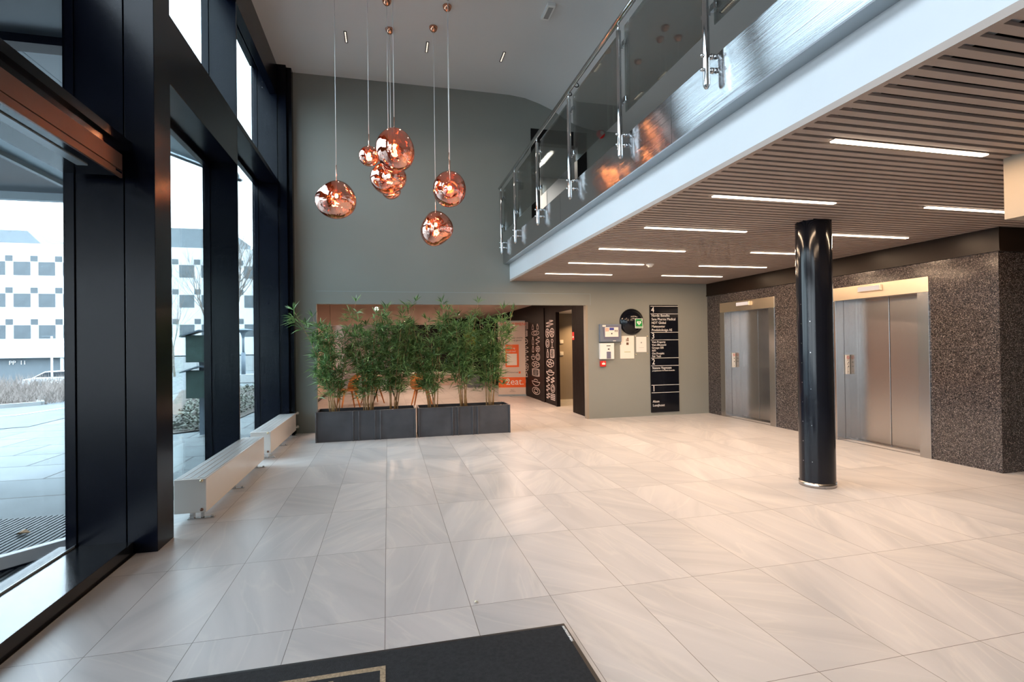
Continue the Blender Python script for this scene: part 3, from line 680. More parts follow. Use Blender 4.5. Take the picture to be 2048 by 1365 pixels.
# ------------------------------------------------------------------ ceiling fittings
def spot(x, y, z, label):
    t = thing('linear_downlight', label, 'ceiling light', (x, y, z), 'recessed linear downlights')
    MB().box(-0.021, 0.021, -0.145, 0.145, -0.006, 0.0).build('black_frame', M['black_matt'], t)
    c = MB()
    for k in range(10): c.box(-0.009, 0.009, -0.132 + k * 0.027, -0.132 + k * 0.027 + 0.013, -0.008, -0.006)
    c.build('lens_row', M['spot_cell'], t)
    area('downlight_beam', (x, y, z - 0.02), 0.03, 0.26, SPOT_W, (1.0, 0.84, 0.66), spread=2.0)
    return t
spot(-0.518, 5.13, 5.98, 'linear downlight above the pendants, nearest the windows')
spot(0.665, 5.14, 5.98, 'linear downlight beside the copper ceiling cap, middle of three')
spot(1.85, 5.16, 5.98, 'linear downlight nearest the start of the ceiling curve')
spot(4.05, 2.60, 5.46, 'linear downlight seen through the balcony glass, nearest the tall steel post')
spot(4.05, 4.90, 5.46, 'linear downlight over the balcony, farther along towards the dark door')
em = thing('emergency_light', 'white box emergency light on the upper ceiling', 'emergency light', (2.21, 3.90, 5.98), rz=0.0)
MB().box(-0.055, 0.055, -0.16, 0.16, -0.05, 0).build('housing', M['white'], em, 0.004)
MB().box(-0.032, 0.032, -0.12, 0.12, -0.054, -0.05).build('diffuser', M['rad_in'], em)
for (x_, y_, z_, lb) in ((3.12, 5.28, 5.735, 'round recessed ceiling ring nearer the hall, beside the handrail'), (3.115, 5.60, 5.74, 'round recessed ceiling ring closer to the back wall, under the curve')):
    t = thing('round_downlight', lb, 'ceiling light', (x_, y_, z_), 'round rings in the ceiling curve'); t.rotation_euler = (0, 0.48, 0)
    MB().lathe([(0.045, -0.004), (0.062, -0.010), (0.066, 0.004), (0.05, 0.01)], seg=24).build('ring', M['black_matt'], t)
    MB().lathe([(0.0, -0.002), (0.045, -0.002)], seg=24).build('lens', M['white'], t)
# strip lights in the slatted soffit
names = {(0, 0): 'nearest', (0, 1): 'second nearest', (0, 2): 'third nearest', (0, 3): 'fourth nearest', (0, 4): 'second from the back wall', (0, 5): 'closest to the back wall'}
rowA = [-0.33, 0.80, 1.91, 3.06, 4.15, 5.26]; rowB = [0.75, 1.87, 2.985, 4.13, 5.23]
lblA = ['warm strip light in the balcony side row, biggest and nearest', 'warm strip light in the balcony side row, second counting away from the camera', 'warm strip light in the balcony side row, third counting away from the camera',
        'warm strip light in the balcony side row, fourth, two before the smoke detector end', 'warm strip light in the balcony side row, ending at the smoke detector', 'warm strip light in the balcony side row, last before the olive wall']
lblB = ['warm strip light in the lift side row, cut off by the dropped bulkhead', 'warm strip light in the lift side row, coming out behind the round column', 'warm strip light in the lift side row, vanishing behind the column edge',
        'warm strip light in the lift side row, second from the olive wall', 'warm strip light in the lift side row, last before the olive wall']
for (x0, x1, rows, lb) in ((2.54, 3.71, rowA, lblA), (4.62, 5.80, rowB, lblB)):
    for y_, l_ in zip(rows, lb):
        t = thing('strip_light', l_, 'strip light', ((x0 + x1) / 2, y_, 2.575), 'warm strip lights in the slatted soffit')
        hw = (x1 - x0) / 2
        MB().box(-hw, hw, -0.024, 0.024, -0.004, 0.0).build('housing', M['slat'], t)
        MB().box(-hw + 0.004, hw - 0.004, -0.019, 0.019, -0.012, -0.004).build('diffuser', M['tube'], t)
        area('strip_glow', ((x0 + x1) / 2, y_, 2.56), x1 - x0, 0.04, STRIP_W, WARM)
sd = thing('smoke_detector', 'small white smoke detector on the slatted soffit at a strip light end', 'smoke detector', (3.80, 4.13, 2.575))
MB().lathe([(0.0, -0.045), (0.030, -0.042), (0.040, -0.022), (0.055, -0.018), (0.058, 0)], seg=24).build('cover', M['white'], sd)

# ------------------------------------------------------------------ things on the olive wall
dr = thing('floor_directory', 'tall black floor directory board with white company names', 'directory sign')
box1('board', M['black_gloss'], 4.975, 5.585, BY - 0.016, BY, 0.065, 2.15, dr, 0.002)
ln = MB()
for z_ in (2.125, 1.978, 1.617, 1.470, 1.118, 0.968, 0.592, 0.446): ln.box(4.99, 5.59, BY - 0.019, BY - 0.016, z_ - 0.004, z_ + 0.004)
ln.build('divider_line', M['letter'], dr)
for s_, z_ in (('4', 2.005), ('3', 1.498), ('2', 0.996), ('1', 0.474)): text(s_, 0.155, (5.005, BY - 0.0185, z_), M['letter'], dr, width=0.85)
for s_, z_, sz in (('Nordic Benefits', 1.922, 0.068), ('Sana Pharma Medical', 1.852, 0.068), ('NDT Global', 1.782, 0.068), ('Møtesenter', 1.712, 0.068), ('Produktdesign AS', 1.642, 0.068),
               ('Vera Property', 1.412, 0.056), ('Vera Økonomi', 1.356, 0.056), ('Groupe SEB', 1.300, 0.056), ('NTI', 1.244, 0.056), ('Oss Prosjekt', 1.190, 0.056), ('Fair Tech', 1.136, 0.056),
               ('Statens Vegvesen', 0.905, 0.066), ('prosjektkontor E-6 Nedre Romerike', 0.862, 0.036), ('Alcon', 0.256, 0.066), ('Lunsjhuset', 0.180, 0.066)):
    text(s_, sz, (5.01, BY - 0.0185, z_), M['letter'], dr, width=0.9)
ae = thing('defibrillator_cabinet', 'round glossy black defibrillator cabinet with a green heart sign', 'defibrillator cabinet', (4.595, BY, 1.827))
MB().lathe([(0.0, -0.135), (0.08, -0.130), (0.15, -0.110), (0.19, -0.075), (0.205, -0.055), (0.21, -0.05), (0.235, -0.035), (0.250, -0.012), (0.25, 0.0)], seg=56, axis='y').build('domed_cover', M['black_gloss'], ae)
sg = MB().box(0.005, 0.165, -0.140, -0.136, -0.13, 0.055).build('sign_plate', M['white'], ae)
MB().box(0.015, 0.155, -0.1420, -0.140, -0.095, 0.045).box(0.015, 0.155, -0.142, -0.140, -0.118, -0.104).build('green_field', M['green'], sg)
ht = []
for k in range(40):
    u = 2 * PI * k / 40; ht.append((0.085 + 0.0028 * 16 * math.sin(u) ** 3, -0.028 + 0.0028 * (13 * math.cos(u) - 5 * math.cos(2 * u) - 2 * math.cos(3 * u) - math.cos(4 * u))))
MB().prism(ht, -0.1435, -0.142).build('heart_symbol', M['letter'], sg)
MB().prism([(0.090, 0.005), (0.072, -0.028), (0.083, -0.028), (0.078, -0.062), (0.099, -0.020), (0.087, -0.020)], -0.1445, -0.1435).build('bolt_symbol', M['green'], sg)
MB().box(0.128, 0.150, -0.1435, -0.142, 0.018, 0.025).box(0.1355, 0.1425, -0.1435, -0.142, 0.0105, 0.0325).build('cross_symbol', M['letter'], sg)

fp = thing('fire_alarm_panel', 'blue grey fire alarm control panel above the white box', 'control panel', (3.915, BY, 1.445))
MB().box(0, 0.435, -0.07, 0, 0, 0.335).build('housing', M['grey_blue'], fp, 0.006)
MB().prism([(0.05, 0.30), (0.41, 0.30), (0.375, 0.055), (0.085, 0.055)], -0.078, -0.07).build('door_field', M['violet'], fp)
MB().box(0.095, 0.365, -0.082, -0.078, 0.095, 0.275).build('key_panel', M['paper'], fp)
MB().box(0.185, 0.275, -0.084, -0.082, 0.22, 0.268).build('display', M['blue_lcd'], fp)
k_ = MB()
for i in range(3):
    for j in range(3): k_.box(0.105 + i * 0.023, 0.122 + i * 0.023, -0.0835, -0.082, 0.245 - j * 0.022, 0.258 - j * 0.022)
k_.build('key_block', M['orange'], fp)
k_ = MB()
for i in range(4): k_.box(0.29 + (i % 2) * 0.035, 0.315 + (i % 2) * 0.035, -0.0835, -0.082, 0.21 - (i // 2) * 0.02, 0.222 - (i // 2) * 0.02)
k_.lathe([(0, -0.006), (0.012, -0.006), (0.013, 0)], (0.23, -0.082, 0.155), 16, 'y'); k_.build('key_switch', M['ink'], fp)
MB().box(0.045, 0.112, -0.080, -0.078, 0.285, 0.318).box(0.255, 0.315, -0.080, -0.078, 0.012, 0.024).build('label_sticker', M['paper'], fp)
wb2 = thing('access_box', 'white wall box with a dark reader window under the alarm panel', 'wall box', (3.915, BY, 1.12))
MB().box(0, 0.285, -0.06, 0, 0, 0.30).build('housing', M['white'], wb2, 0.005)
MB().box(0.13, 0.215, -0.063, -0.06, 0.01, 0.14).build('reader_window', M['violet'], wb2)
MB().box(0.13, 0.21, -0.062, -0.06, 0.245, 0.258).box(0.155, 0.178, -0.062, -0.06, 0.175, 0.20).box(0.185, 0.193, -0.062, -0.06, 0.17, 0.205).build('printed_mark', M['ink'], wb2)
rd = thing('fire_call_point', 'small red fire alarm call point below the white box', 'call point', (3.925, BY, 0.98))
MB().box(0, 0.11, -0.05, 0, 0, 0.105).build('housing', M['red'], rd, 0.006)
MB().box(0.028, 0.092, -0.053, -0.05, 0.035, 0.070).box(0.05, 0.07, -0.053, -0.05, 0.078, 0.086).build('press_plate', M['paper'], rd)
p1 = thing('notice_sheet', 'larger cream notice sheet with an orange symbol under the defibrillator', 'notice', (4.345, BY, 1.12))
MB().prism([(0.02, 0.435), (0.29, 0.435), (0.29, 0.0), (0.0, 0.0), (0.0, 0.26), (0.02, 0.27)], -0.012, 0).build('sheet', M['paper'], p1)
pm = MB()
for i in range(3): pm.box(0.125 + i * 0.02, 0.138 + i * 0.02, -0.0135, -0.012, 0.33, 0.40 - (i == 0) * 0.02)
pm.box(0.128, 0.176, -0.0135, -0.012, 0.262, 0.31); pm.build('orange_symbol', M['rod'], p1)
MB().box(0.085, 0.215, -0.0135, -0.012, 0.125, 0.133).build('green_line', M['yellow_leaf'], p1)
p2 = thing('framed_notice', 'smaller pale notice sheet held by four pins beside the directory', 'notice', (4.685, BY, 1.24))
MB().box(0, 0.215, -0.006, 0, 0, 0.295).build('sheet', M['white'], p2)
for px_, pz_ in ((-0.015, 0.31), (0.235, 0.305), (-0.01, -0.045), (0.235, -0.035)):
    MB().lathe([(0, -0.018), (0.010, -0.018), (0.010, 0)], (px_, 0, pz_), 12, 'y').build('pin', M['brass'], p2)
MB().box(0.095, 0.12, -0.0075, -0.006, 0.17, 0.195).box(0.06, 0.16, -0.0075, -0.006, 0.085, 0.088).build('faint_print', M['rad_in'], p2)

# upper level: dark framed door, room behind it, siren, reader
dd = bpy.data.objects.new('door_1', None); COL.objects.link(dd); dd['kind'] = 'structure'
MB().box(2.63, 2.79, BY - 0.02, BY + 0.14, 3.24, 5.39).box(3.53, 3.72, BY - 0.02, BY + 0.14, 3.24, 5.39).box(2.79, 3.53, BY - 0.02, BY + 0.14, 5.13, 5.39).build('door_frame', M['black_matt'], dd)
struct('wall_upper_room', MB().box(2.0, 5.2, 9.0, 9.1, 3.24, 5.4).box(1.9, 2.0, 6.44, 9.1, 3.24, 5.4).box(5.2, 5.3, 6.44, 9.1, 3.24, 5.4).box(1.9, 5.3, 6.44, 9.1, 3.14, 3.24), M['white_band'])
struct('ceiling_upper_room', MB().box(1.9, 5.3, 6.44, 9.1, 5.4, 5.45), M['facade_dark'])
ul = thing('ceiling_tube_light', 'slim white tube light seen through the upper door', 'ceiling light', (3.35, 7.9, 5.39)); MB().box(-0.03, 0.03, -0.6, 0.6, -0.02, 0).build('tube', M['lamp_white'], ul)
area('upper_room_light', (3.3, 7.9, 5.35), 0.1, 1.2, 30, (1, 0.93, 0.82))
d2 = bpy.data.objects.new('door_2', None); COL.objects.link(d2); d2['kind'] = 'structure'
MB().box(2.85, 3.75, 8.95, 9.0, 3.26, 5.2).build('door_leaf', M['white'], d2)
MB().tube([(2.93, 8.95, 4.28), (2.93, 8.90, 4.28), (3.05, 8.90, 4.28)], 0.011, 8).build('door_handle', M['ink'], d2)
sn = thing('alarm_sounder', 'round red alarm sounder high on the upper back wall', 'alarm sounder', (4.01, BY, 5.40))
MB().lathe([(0.0, -0.07), (0.045, -0.07), (0.06, -0.05), (0.08, -0.04), (0.085, 0.0)], seg=28, axis='y').build('body', M['red'], sn)
MB().lathe([(0.0, -0.074), (0.035, -0.072), (0.036, -0.06)], seg=20, axis='y').build('speaker_face', M['paper'], sn)
cr = thing('card_reader', 'small dark card reader on the wall at balcony level', 'card reader', (2.43, BY, 4.25))
MB().box(-0.04, 0.04, -0.035, 0, 0, 0.13).build('body', M['black_matt'], cr, 0.006); MB().lathe([(0, -0.038), (0.012, -0.037), (0.013, -0.03)], (0.0, 0, 0.09), 12, 'y').build('indicator_lamp', M['rad_in'], cr)

# ------------------------------------------------------------------ canteen behind the opening
struct('wall_canteen_left', MB().box(-2.1, -1.75, BY + 0.10, 20, 0, 2.45), M['canteen_wall'])
struct('baseboard_canteen', MB().box(-1.75, -1.735, BY + 0.1, 20, 0, 0.07), M['brown_fascia'])
struct('ceiling_canteen', MB().box(-2.1, 6.5, BY + 0.10, 20, 2.45, 2.5), M['canteen_ceil'])
struct('wall_canteen_far', MB().box(-2.1, 3.75, 19.9, 20, 0, 2.45), M['canteen_wall'])
dk = MB()
for a, b in ((6.45, 7.36), (8.36, 17.0)): dk.box(3.755, 3.82, a, b, 0, 2.45)
dk.box(3.755, 3.82, 7.36, 8.36, 2.14, 2.45)
y = 6.47
while y < 7.33: dk.box(3.748, 3.755, y, y + 0.030, 0, 2.45); y += 0.042
dwall = struct('wall_dark', dk, M['dark_slat'])
MB().box(3.735, 3.755, 8.36, 8.42, 0, 2.14).box(3.735, 3.755, 9.28, 9.60, 0, 2.3).build('door_post', M['dark_slat'], dwall)
struct('wall_corridor', MB().box(3.82, 6.4, 9.25, 9.35, 0, 2.3).box(6.3, 6.4, 6.44, 9.25, 0, 2.3), M['taupe'])
struct('baseboard_corridor', MB().box(3.82, 6.3, 9.235, 9.25, 0, 0.06), M['paper'])
struct('ceiling_corridor', MB().box(3.82, 6.4, 6.44, 9.35, 2.16, 2.2), M['ceiling'])
area('corridor_light', (4.6, 8.75, 2.14), 0.15, 0.15, 16, (1.0, 0.62, 0.30), spread=2.2)
for z_, lb in ((1.43, 'upper white square switch on the taupe corridor wall'), (1.14, 'lower white square switch on the taupe corridor wall')):
    t = thing('wall_switch', lb, 'switch', (4.17, 9.25, z_), 'white switches on the corridor wall'); MB().box(-0.045, 0.045, -0.02, 0, 0, 0.09).build('plate', M['paper'], t, 0.004)
    MB().box(-0.025, 0.025, -0.024, -0.02, 0.02, 0.07).build('rocker', M['white'], t)
rs = thing('red_notice', 'small red sign on the dark slatted wall beside the corridor', 'sign', (3.748, 7.26, 1.50)); MB().box(-0.004, 0, -0.05, 0.06, 0, 0.16).build('plate', M['red'], rs); MB().box(-0.006, -0.004, -0.03, 0.04, 0.04, 0.075).build('printed_text', M['paper'], rs)

# line drawings on the dark wall panels (u along y, v up)
def doodles(rnd, w_, h_):
    out = []
    def circ(cx, cz, rx, rz, n_=18, a0=0, a1=2 * PI): out.append([(cx + rx * math.cos(a0 + (a1 - a0) * k / n_), cz + rz * math.sin(a0 + (a1 - a0) * k / n_)) for k in range(n_ + 1)])
    v = 0.05
    while v < h_ - 0.12:
        hh = rnd.uniform(0.12, 0.26)
        cells = [(0.02, w_ * 0.5), (w_ * 0.52, w_ - 0.02)] if rnd.random() < 0.7 else [(0.04, w_ - 0.04)]
        for a, b in cells:
            cx, cz, rx, rz = (a + b) / 2, v + hh / 2, (b - a) / 2 * 0.85, hh / 2 * 0.86
            kd = rnd.randint(0, 7)
            if kd == 0: circ(cx, cz, rx, rz); circ(cx, cz, rx * .5, rz * .55)
            elif kd == 1:
                for q in range(6): circ(cx, cz - rz + rz * 2 * (q + .5) / 6, rx, rz / 5, 12)
            elif kd == 2: out.append([(cx - rx * .4, cz - rz), (cx + rx * .4, cz - rz), (cx + rx * .4, cz + rz * .2), (cx + rx * .15, cz + rz * .5), (cx + rx * .15, cz + rz), (cx - rx * .15, cz + rz), (cx - rx * .15, cz + rz * .5), (cx - rx * .4, cz + rz * .2), (cx - rx * .4, cz - rz)])
            elif kd == 3: circ(cx, cz, rx, rz, 18, PI, 2 * PI); out.append([(cx - rx, cz), (cx + rx, cz)]); circ(cx, cz + rz * .3, rx * .5, rz * .3, 12, 0, PI)
            elif kd == 4: circ(cx, cz + rz * .55, rx * .45, rz * .4); out.append([(cx, cz + rz * .1), (cx, cz - rz)]); out.append([(cx - rx * .5, cz - rz), (cx + rx * .5, cz - rz)])
            elif kd == 5:
                out.append([(cx - rx, cz - rz), (cx + rx, cz - rz), (cx + rx, cz + rz), (cx - rx, cz + rz), (cx - rx, cz - rz)])
                for q in (-.33, .33): out.append([(cx - rx, cz + rz * q), (cx + rx, cz + rz * q)]); out.append([(cx + rx * q, cz - rz), (cx + rx * q, cz + rz)])
            elif kd == 6: circ(cx, cz, rx, rz, 24); circ(cx, cz, rx * .35, rz * .3); [out.append([(cx + rx * .4 * math.cos(t_), cz + rz * .4 * math.sin(t_)), (cx + rx * .9 * math.cos(t_), cz + rz * .9 * math.sin(t_))]) for t_ in (0.5, 1.7, 3.0, 4.2, 5.4)]
            else: out.append([(cx + rx * math.sin(q * 0.9), cz - rz + 2 * rz * q / 14) for q in range(15)])
        v += hh + 0.015
    return out
def drawing(y0, y1, z0, z1, seed):
    rnd = random.Random(seed); mb = MB()
    for pl in doodles(rnd, y1 - y0, z1 - z0):
        for (a, b), (c, d_) in zip(pl[:-1], pl[1:]):
            p, q = Vector((3.752, y0 + a, z0 + b)), Vector((3.752, y0 + c, z0 + d_)); dv = (q - p)
            if dv.length < 1e-4: continue
            sd_ = Vector((1, 0, 0)).cross(dv).normalized() * 0.0075
            mb.obox((p + q) / 2, dv / 2 * 1.08, sd_, (0.0022, 0, 0))
    return mb.build('line_drawing', M['chalk'], dwall)
drawing(8.50, 9.24, 0.06, 2.0, 3); drawing(9.66, 10.55, 0.06, 1.98, 5); drawing(10.75, 11.8, 0.3, 2.0, 8)

# roll-up banner
bn = thing('rollup_banner', 'pale roll up banner with orange panels and 2eat lettering', 'banner', (2.99, 11.17, 0), rz=-0.24)
box1('banner_sheet', M['banner'], 0, 0.75, -0.006, 0.0, 0.05, 2.07, bn)
MB().box(-0.01, 0.76, -0.03, 0.03, 0, 0.05).box(0.3, 0.38, -0.10, 0.06, 0, 0.012).build('base_bar', M['light_metal'], bn, 0.004)
MB().box(0, 0.75, -0.012, 0.004, 2.06, 2.08).build('top_bar', M['light_metal'], bn)
MB().box(0.0, 0.75, -0.009, -0.006, 0.24, 0.52).box(0.20, 0.57, -0.009, -0.006, 0.80, 1.42).box(0.56, 0.61, -0.009, -0.006, 0.62, 0.68).build('orange_panel', M['orange'], bn)
MB().box(0.235, 0.515, -0.0115, -0.009, 0.85, 1.17).build('white_square', M['paper'], bn)
text('2eat.', 0.255, (0.20, -0.0105, 0.315), M['letter'], bn)
text('VELKOMMEN!', 0.115, (0.07, -0.008, 1.945), M['orange'], bn)
text('Bestill og', 0.065, (0.225, -0.0105, 1.30), M['letter'], bn); text('betal med', 0.065, (0.225, -0.0105, 1.215), M['letter'], bn)
text('for ansatte', 0.06, (0.42, -0.008, 1.59), M['green_box'], bn); text('og gjester', 0.06, (0.42, -0.008, 1.52), M['green_box'], bn)
text('DIN KAFFEPARTNER', 0.042, (0.17, -0.008, 0.635), M['ink'], bn)
text('Følg oss', 0.03, (0.33, -0.008, 0.16), M['ink'], bn); text('www.2eat.no', 0.03, (0.30, -0.008, 0.12), M['ink'], bn)

# chairs and table
def chair(x, y, rz, label):
    t = thing('dining_chair', label, 'chair', (x, y, 0), 'orange wooden canteen chairs', rz)
    s_ = MB(); nseg = 14
    # shell: seat disc and curved wrap-around back
    s_.lathe([(0.0, 0.415), (0.17, 0.415), (0.225, 0.43), (0.235, 0.45), (0.225, 0.452), (0.16, 0.432), (0.0, 0.430)], seg=28); s_.build('seat', M['wood'], t)
    bk = MB(); P_ = []
    for k in range(nseg + 1):
        a_ = PI * (0.08 + 0.84 * k / nseg); hgt = 0.30 * math.sin(PI * k / nseg) ** 0.5 + 0.06
        for rr, zz in ((0.225, 0.45), (0.250, 0.45 + hgt * .6), (0.262, 0.45 + hgt), (0.248, 0.45 + hgt), (0.236, 0.45 + hgt * .6), (0.211, 0.45)): P_.append((rr * math.cos(a_), rr * math.sin(a_), zz))
    bk.add(P_, [(k * 6 + j, k * 6 + (j + 1) % 6, (k + 1) * 6 + (j + 1) % 6, (k + 1) * 6 + j) for k in range(nseg) for j in range(6)], 0, True); bk.build('backrest', M['wood'], t)
    for sx in (-1, 1):
        for sy in (-1, 1): MB().tube([(sx * 0.12, sy * 0.12, 0.42), (sx * 0.215, sy * 0.215, 0)], [0.022, 0.013], 10).build('leg', M['wood'], t)
    return t
chair(-0.86, 9.55, -1.2, 'orange wooden chair behind the window side planter')
chair(0.78, 9.35, 2.9, 'orange wooden chair behind the planter gap')
chair(-0.35, 10.6, 0.4, 'orange wooden chair on the far side of the dark legged table')
tb = thing('round_table', 'round dark legged table among the orange chairs', 'table', (-0.05, 9.9, 0))
MB().lathe([(0, 0.70), (0.58, 0.70), (0.60, 0.71), (0.60, 0.725), (0, 0.73)], seg=40).build('tabletop', M['canteen_wall'], tb)
for k in range(4):
    a_ = PI / 4 + k * PI / 2; MB().tube([(0.10 * math.cos(a_), 0.10 * math.sin(a_), 0.70), (0.42 * math.cos(a_), 0.42 * math.sin(a_), 0)], 0.014, 8).build('leg', M['black_matt'], tb)
# bench, dark pot with a small tree, dark back partition
struct('wall_partition', MB().box(0.2, 3.75, 16.9, 17.0, 0, 2.45), M['black_matt'])
bh = thing('pale_bench', 'long pale bench against the dark far partition', 'bench', (1.75, 16.0, 0))
MB().box(-1.4, 1.2, -0.25, 0.25, 0.38, 0.48).build('seat', M['paper'], bh, 0.01); MB().box(-1.4, 1.2, -0.2, 0.22, 0.0, 0.38).build('base', M['canteen_wall'], bh)
pt = thing('potted_tree', 'small yellow green tree in a square dark pot', 'potted plant', (2.83, 14.6, 0))
MB().box(-0.2, 0.2, -0.2, 0.2, 0, 0.42).build('pot', M['facade_dark'], pt, 0.01)
MB().tube([(0, 0, 0.4), (0.02, 0, 0.9), (-0.03, 0, 1.4)], [0.03, 0.025, 0.015], 8).build('trunk', M['bark'], pt)
lf = MB(); rnd = random.Random(4)
for k in range(700):
    v_ = Vector((rnd.gauss(0, 1), rnd.gauss(0, 1), rnd.gauss(0, 1))).normalized() * rnd.random() ** 0.4
    c = Vector((v_.x * 0.36, v_.y * 0.36, 1.55 + v_.z * 0.42)); a_ = Vector((rnd.uniform(-1, 1), rnd.uniform(-1, 1), rnd.uniform(-1, 1))).normalized() * 0.055; b_ = a_.cross(Vector((0.3, 0.5, 0.8))).normalized() * 0.022
    lf.add([c - a_, c + b_, c + a_, c - b_], [(0, 1, 2, 3)])
lf.build('foliage', M['yellow_leaf'], pt)
# hanging canteen globe and strip lights
def globe(x, y, z, lb):
    t = thing('globe_pendant', lb, 'pendant lamp', (x, y, z), 'round white canteen lamps')
    MB().lathe([(0.0, -0.045), (0.026, -0.038), (0.042, -0.016), (0.045, 0), (0.042, 0.016), (0.026, 0.038), (0.0, 0.045)], seg=20).build('globe', M['lamp_white'], t)
    MB().tube([(0, 0, 0.07), (0, 0, 2.45 - z)], 0.004, 6).build('cord', M['ink'], t)
globe(-0.2, 9.0, 2.25, 'round white lamp above the second bamboo from the windows')
st_ = thing('canteen_strip_light', 'slim warm strip light on the far canteen ceiling', 'strip light', (1.15, 13.5, 2.44)); MB().box(-0.55, 0.55, -0.03, 0.03, -0.03, 0.0).build('diffuser', M['tube'], st_)
for x_, y_, lb in ((2.35, 8.6, 'white cylinder spotlight on the canteen ceiling, nearest the opening edge'), (2.1, 12.6, 'white cylinder spotlight on the canteen ceiling, second behind the opening'),
                   (-0.3, 7.9, 'added white cylinder spotlight on the canteen ceiling, closest to the window end bamboo'), (2.6, 7.5, 'added white cylinder spotlight on the canteen ceiling, right inside the opening'),  # this row and the next: unseen lamps added to light the canteen
                   (0.2, 11.6, 'added white cylinder spotlight on the canteen ceiling, over the orange chairs'), (1.0, 15.2, 'added white cylinder spotlight on the canteen ceiling, deepest, before the bench')):
    t = thing('ceiling_spotlight', lb, 'spotlight', (x_, y_, 2.45), 'white canteen spotlights'); MB().tube([(0, 0, 0), (0, 0, -0.11)], 0.04, 16).build('cylinder', M['paper'], t)
    MB().lathe([(0, -0.112), (0.032, -0.111)], seg=16).build('lens', M['lamp_white'], t)
    area('canteen_light', (x_, y_, 2.325), 0.06, 0.06, CANTEEN_W, (1.0, 0.68, 0.48))
# seams of the brown head panels in the canteen
bh2 = thing('hanging_bulkhead', 'brown panelled bulkhead hanging inside the canteen behind the bamboo', 'bulkhead')
hb = MB()
for a, b in ((-1.75, -1.27), (-1.262, 0.42), (0.428, 1.35)): hb.box(a, b, 9.9, 9.95, 1.93, 2.45)
hb.build('panel', M['canteen_ceil'], bh2)

# ------------------------------------------------------------------ floor mat and bits on the floor
mt = thing('entrance_mat', 'black entrance mat with a tan line pattern at the bottom edge', 'floor mat', (0.876, -0.305, 0))
MB().box(-1.75, 0, -1.5, 0, 0.0, 0.006).build('rubber_edge', M['mat_edge'], mt); MB().box(-1.73, -0.02, -1.48, -0.02, 0.006, 0.010).build('pile', M['mat'], mt)
tn = MB(); z0, z1 = 0.010, 0.0112
tn.box(-1.45, -0.872, -0.160, -0.132, z0, z1).box(-0.895, -0.872, -0.62, -0.160, z0, z1).box(-1.45, -0.895, -0.62, -0.592, z0, z1).box(-1.105, -1.085, -0.50, -0.185, z0, z1)
tn.build('tan_pattern', M['mat_tan'], mt)
tx = text('MATTEGRUPPEN', 0.018, (-0.022, -0.03, 0.010), M['letter'], mt, face='z'); tx.rotation_euler = (0, 0, -PI / 2)
lf = MB().add([(0, 0, 0.002), (0.012, 0.006, 0.010), (0.022, -0.004, 0.003), (0.010, -0.012, 0.008), (0.004, 0.013, 0.006)], [(0, 1, 2), (0, 2, 3), (0, 4, 1)]).build('dry_leaf', M['brass'], None, loc=(0.475, 0.027, 0.001))
tag(lf, 'tiny yellow dry leaf on the pale floor tiles near the mat', 'leaf')

# ------------------------------------------------------------------ outside
gd = MB(); nx, ny = 60, 60
def gz(x, y):
    q = min(max((-x / (y + 4.0) - 0.40) / 0.05, 0), 1) if y > -3.9 else 0; s_ = min(max((y - 20) / 5, 0), 1)
    return -0.02 - 1.35 * q * s_
vv = []; fs = []
xs = [-75 + (75 - 2.1) * i / nx for i in range(nx + 1)]; ys = [-10 + 85 * j / ny for j in range(ny + 1)]
for j in range(ny + 1):
    for i in range(nx + 1): vv.append((xs[i], ys[j], gz(xs[i], ys[j])))
for j in range(ny):
    for i in range(nx): fs.append((j * (nx + 1) + i, j * (nx + 1) + i + 1, (j + 1) * (nx + 1) + i + 1, (j + 1) * (nx + 1) + i))
gd.add(vv, fs, 0, True); struct('ground', gd, M['paving'])
struct('road', MB().add([(-40, -4, -0.012), (-6.6, 8.9, -0.012), (-6.7, 10.9, -0.012), (-6.6, 20.5, -0.012), (-2.5, 24, -0.012), (-2.5, 32, -0.012), (-12.0, 30, -0.012), (-13.0, 21, -0.012), (-8.9, 13.4, -0.012), (-9.6, 12.7, -0.012), (-40, -1, -0.012)],
       [(0, 1, 9, 10), (1, 2, 8, 9), (2, 3, 7, 8), (3, 4, 5, 6), (3, 6, 7)]), M['asphalt'], label='grey asphalt road curving past the building')
MB().add([(-30, 1.55, -0.006), (-8.0, 11.0, -0.006), (-7.6, 13.0, -0.006), (-7.75, 13.05, -0.006), (-8.12, 11.1, -0.006), (-30, 1.68, -0.006)], [(0, 1, 4, 5), (1, 2, 3, 4)]).build('road_marking', M['mark'], bpy.data.objects['road'])
kb = MB(); kp = [(-30, 3.0), (-9.7, 12.85), (-8.95, 13.5), (-13.1, 21.2), (-16, 27)]
for (a, b), (c, d_) in zip(kp[:-1], kp[1:]):
    dv = Vector((c - a, d_ - b, 0)); sd_ = Vector((-dv.y, dv.x, 0)).normalized() * 0.08; kb.obox(((a + c) / 2, (b + d_) / 2, 0.03), dv / 2, sd_, (0, 0, 0.05))
struct('kerb', kb, M['kerb'])
bedm = MB().add([(-3.55, 7.0, 0.0), (-2.95, 7.4, 0), (-2.9, 9.7, 0), (-2.6, 12.5, 0), (-2.4, 18, 0), (-6.4, 18.6, 0), (-6.9, 17.2, 0), (-5.2, 11.5, 0), (-4.2, 8.4, 0)], [(0, 1, 2, 7, 8), (2, 3, 7), (3, 4, 5, 6, 7)])
struct('planting_bed', bedm, M['bed'], label='bed of leaf litter and ground cover outside the windows')
lt = MB(); rnd = random.Random(9)
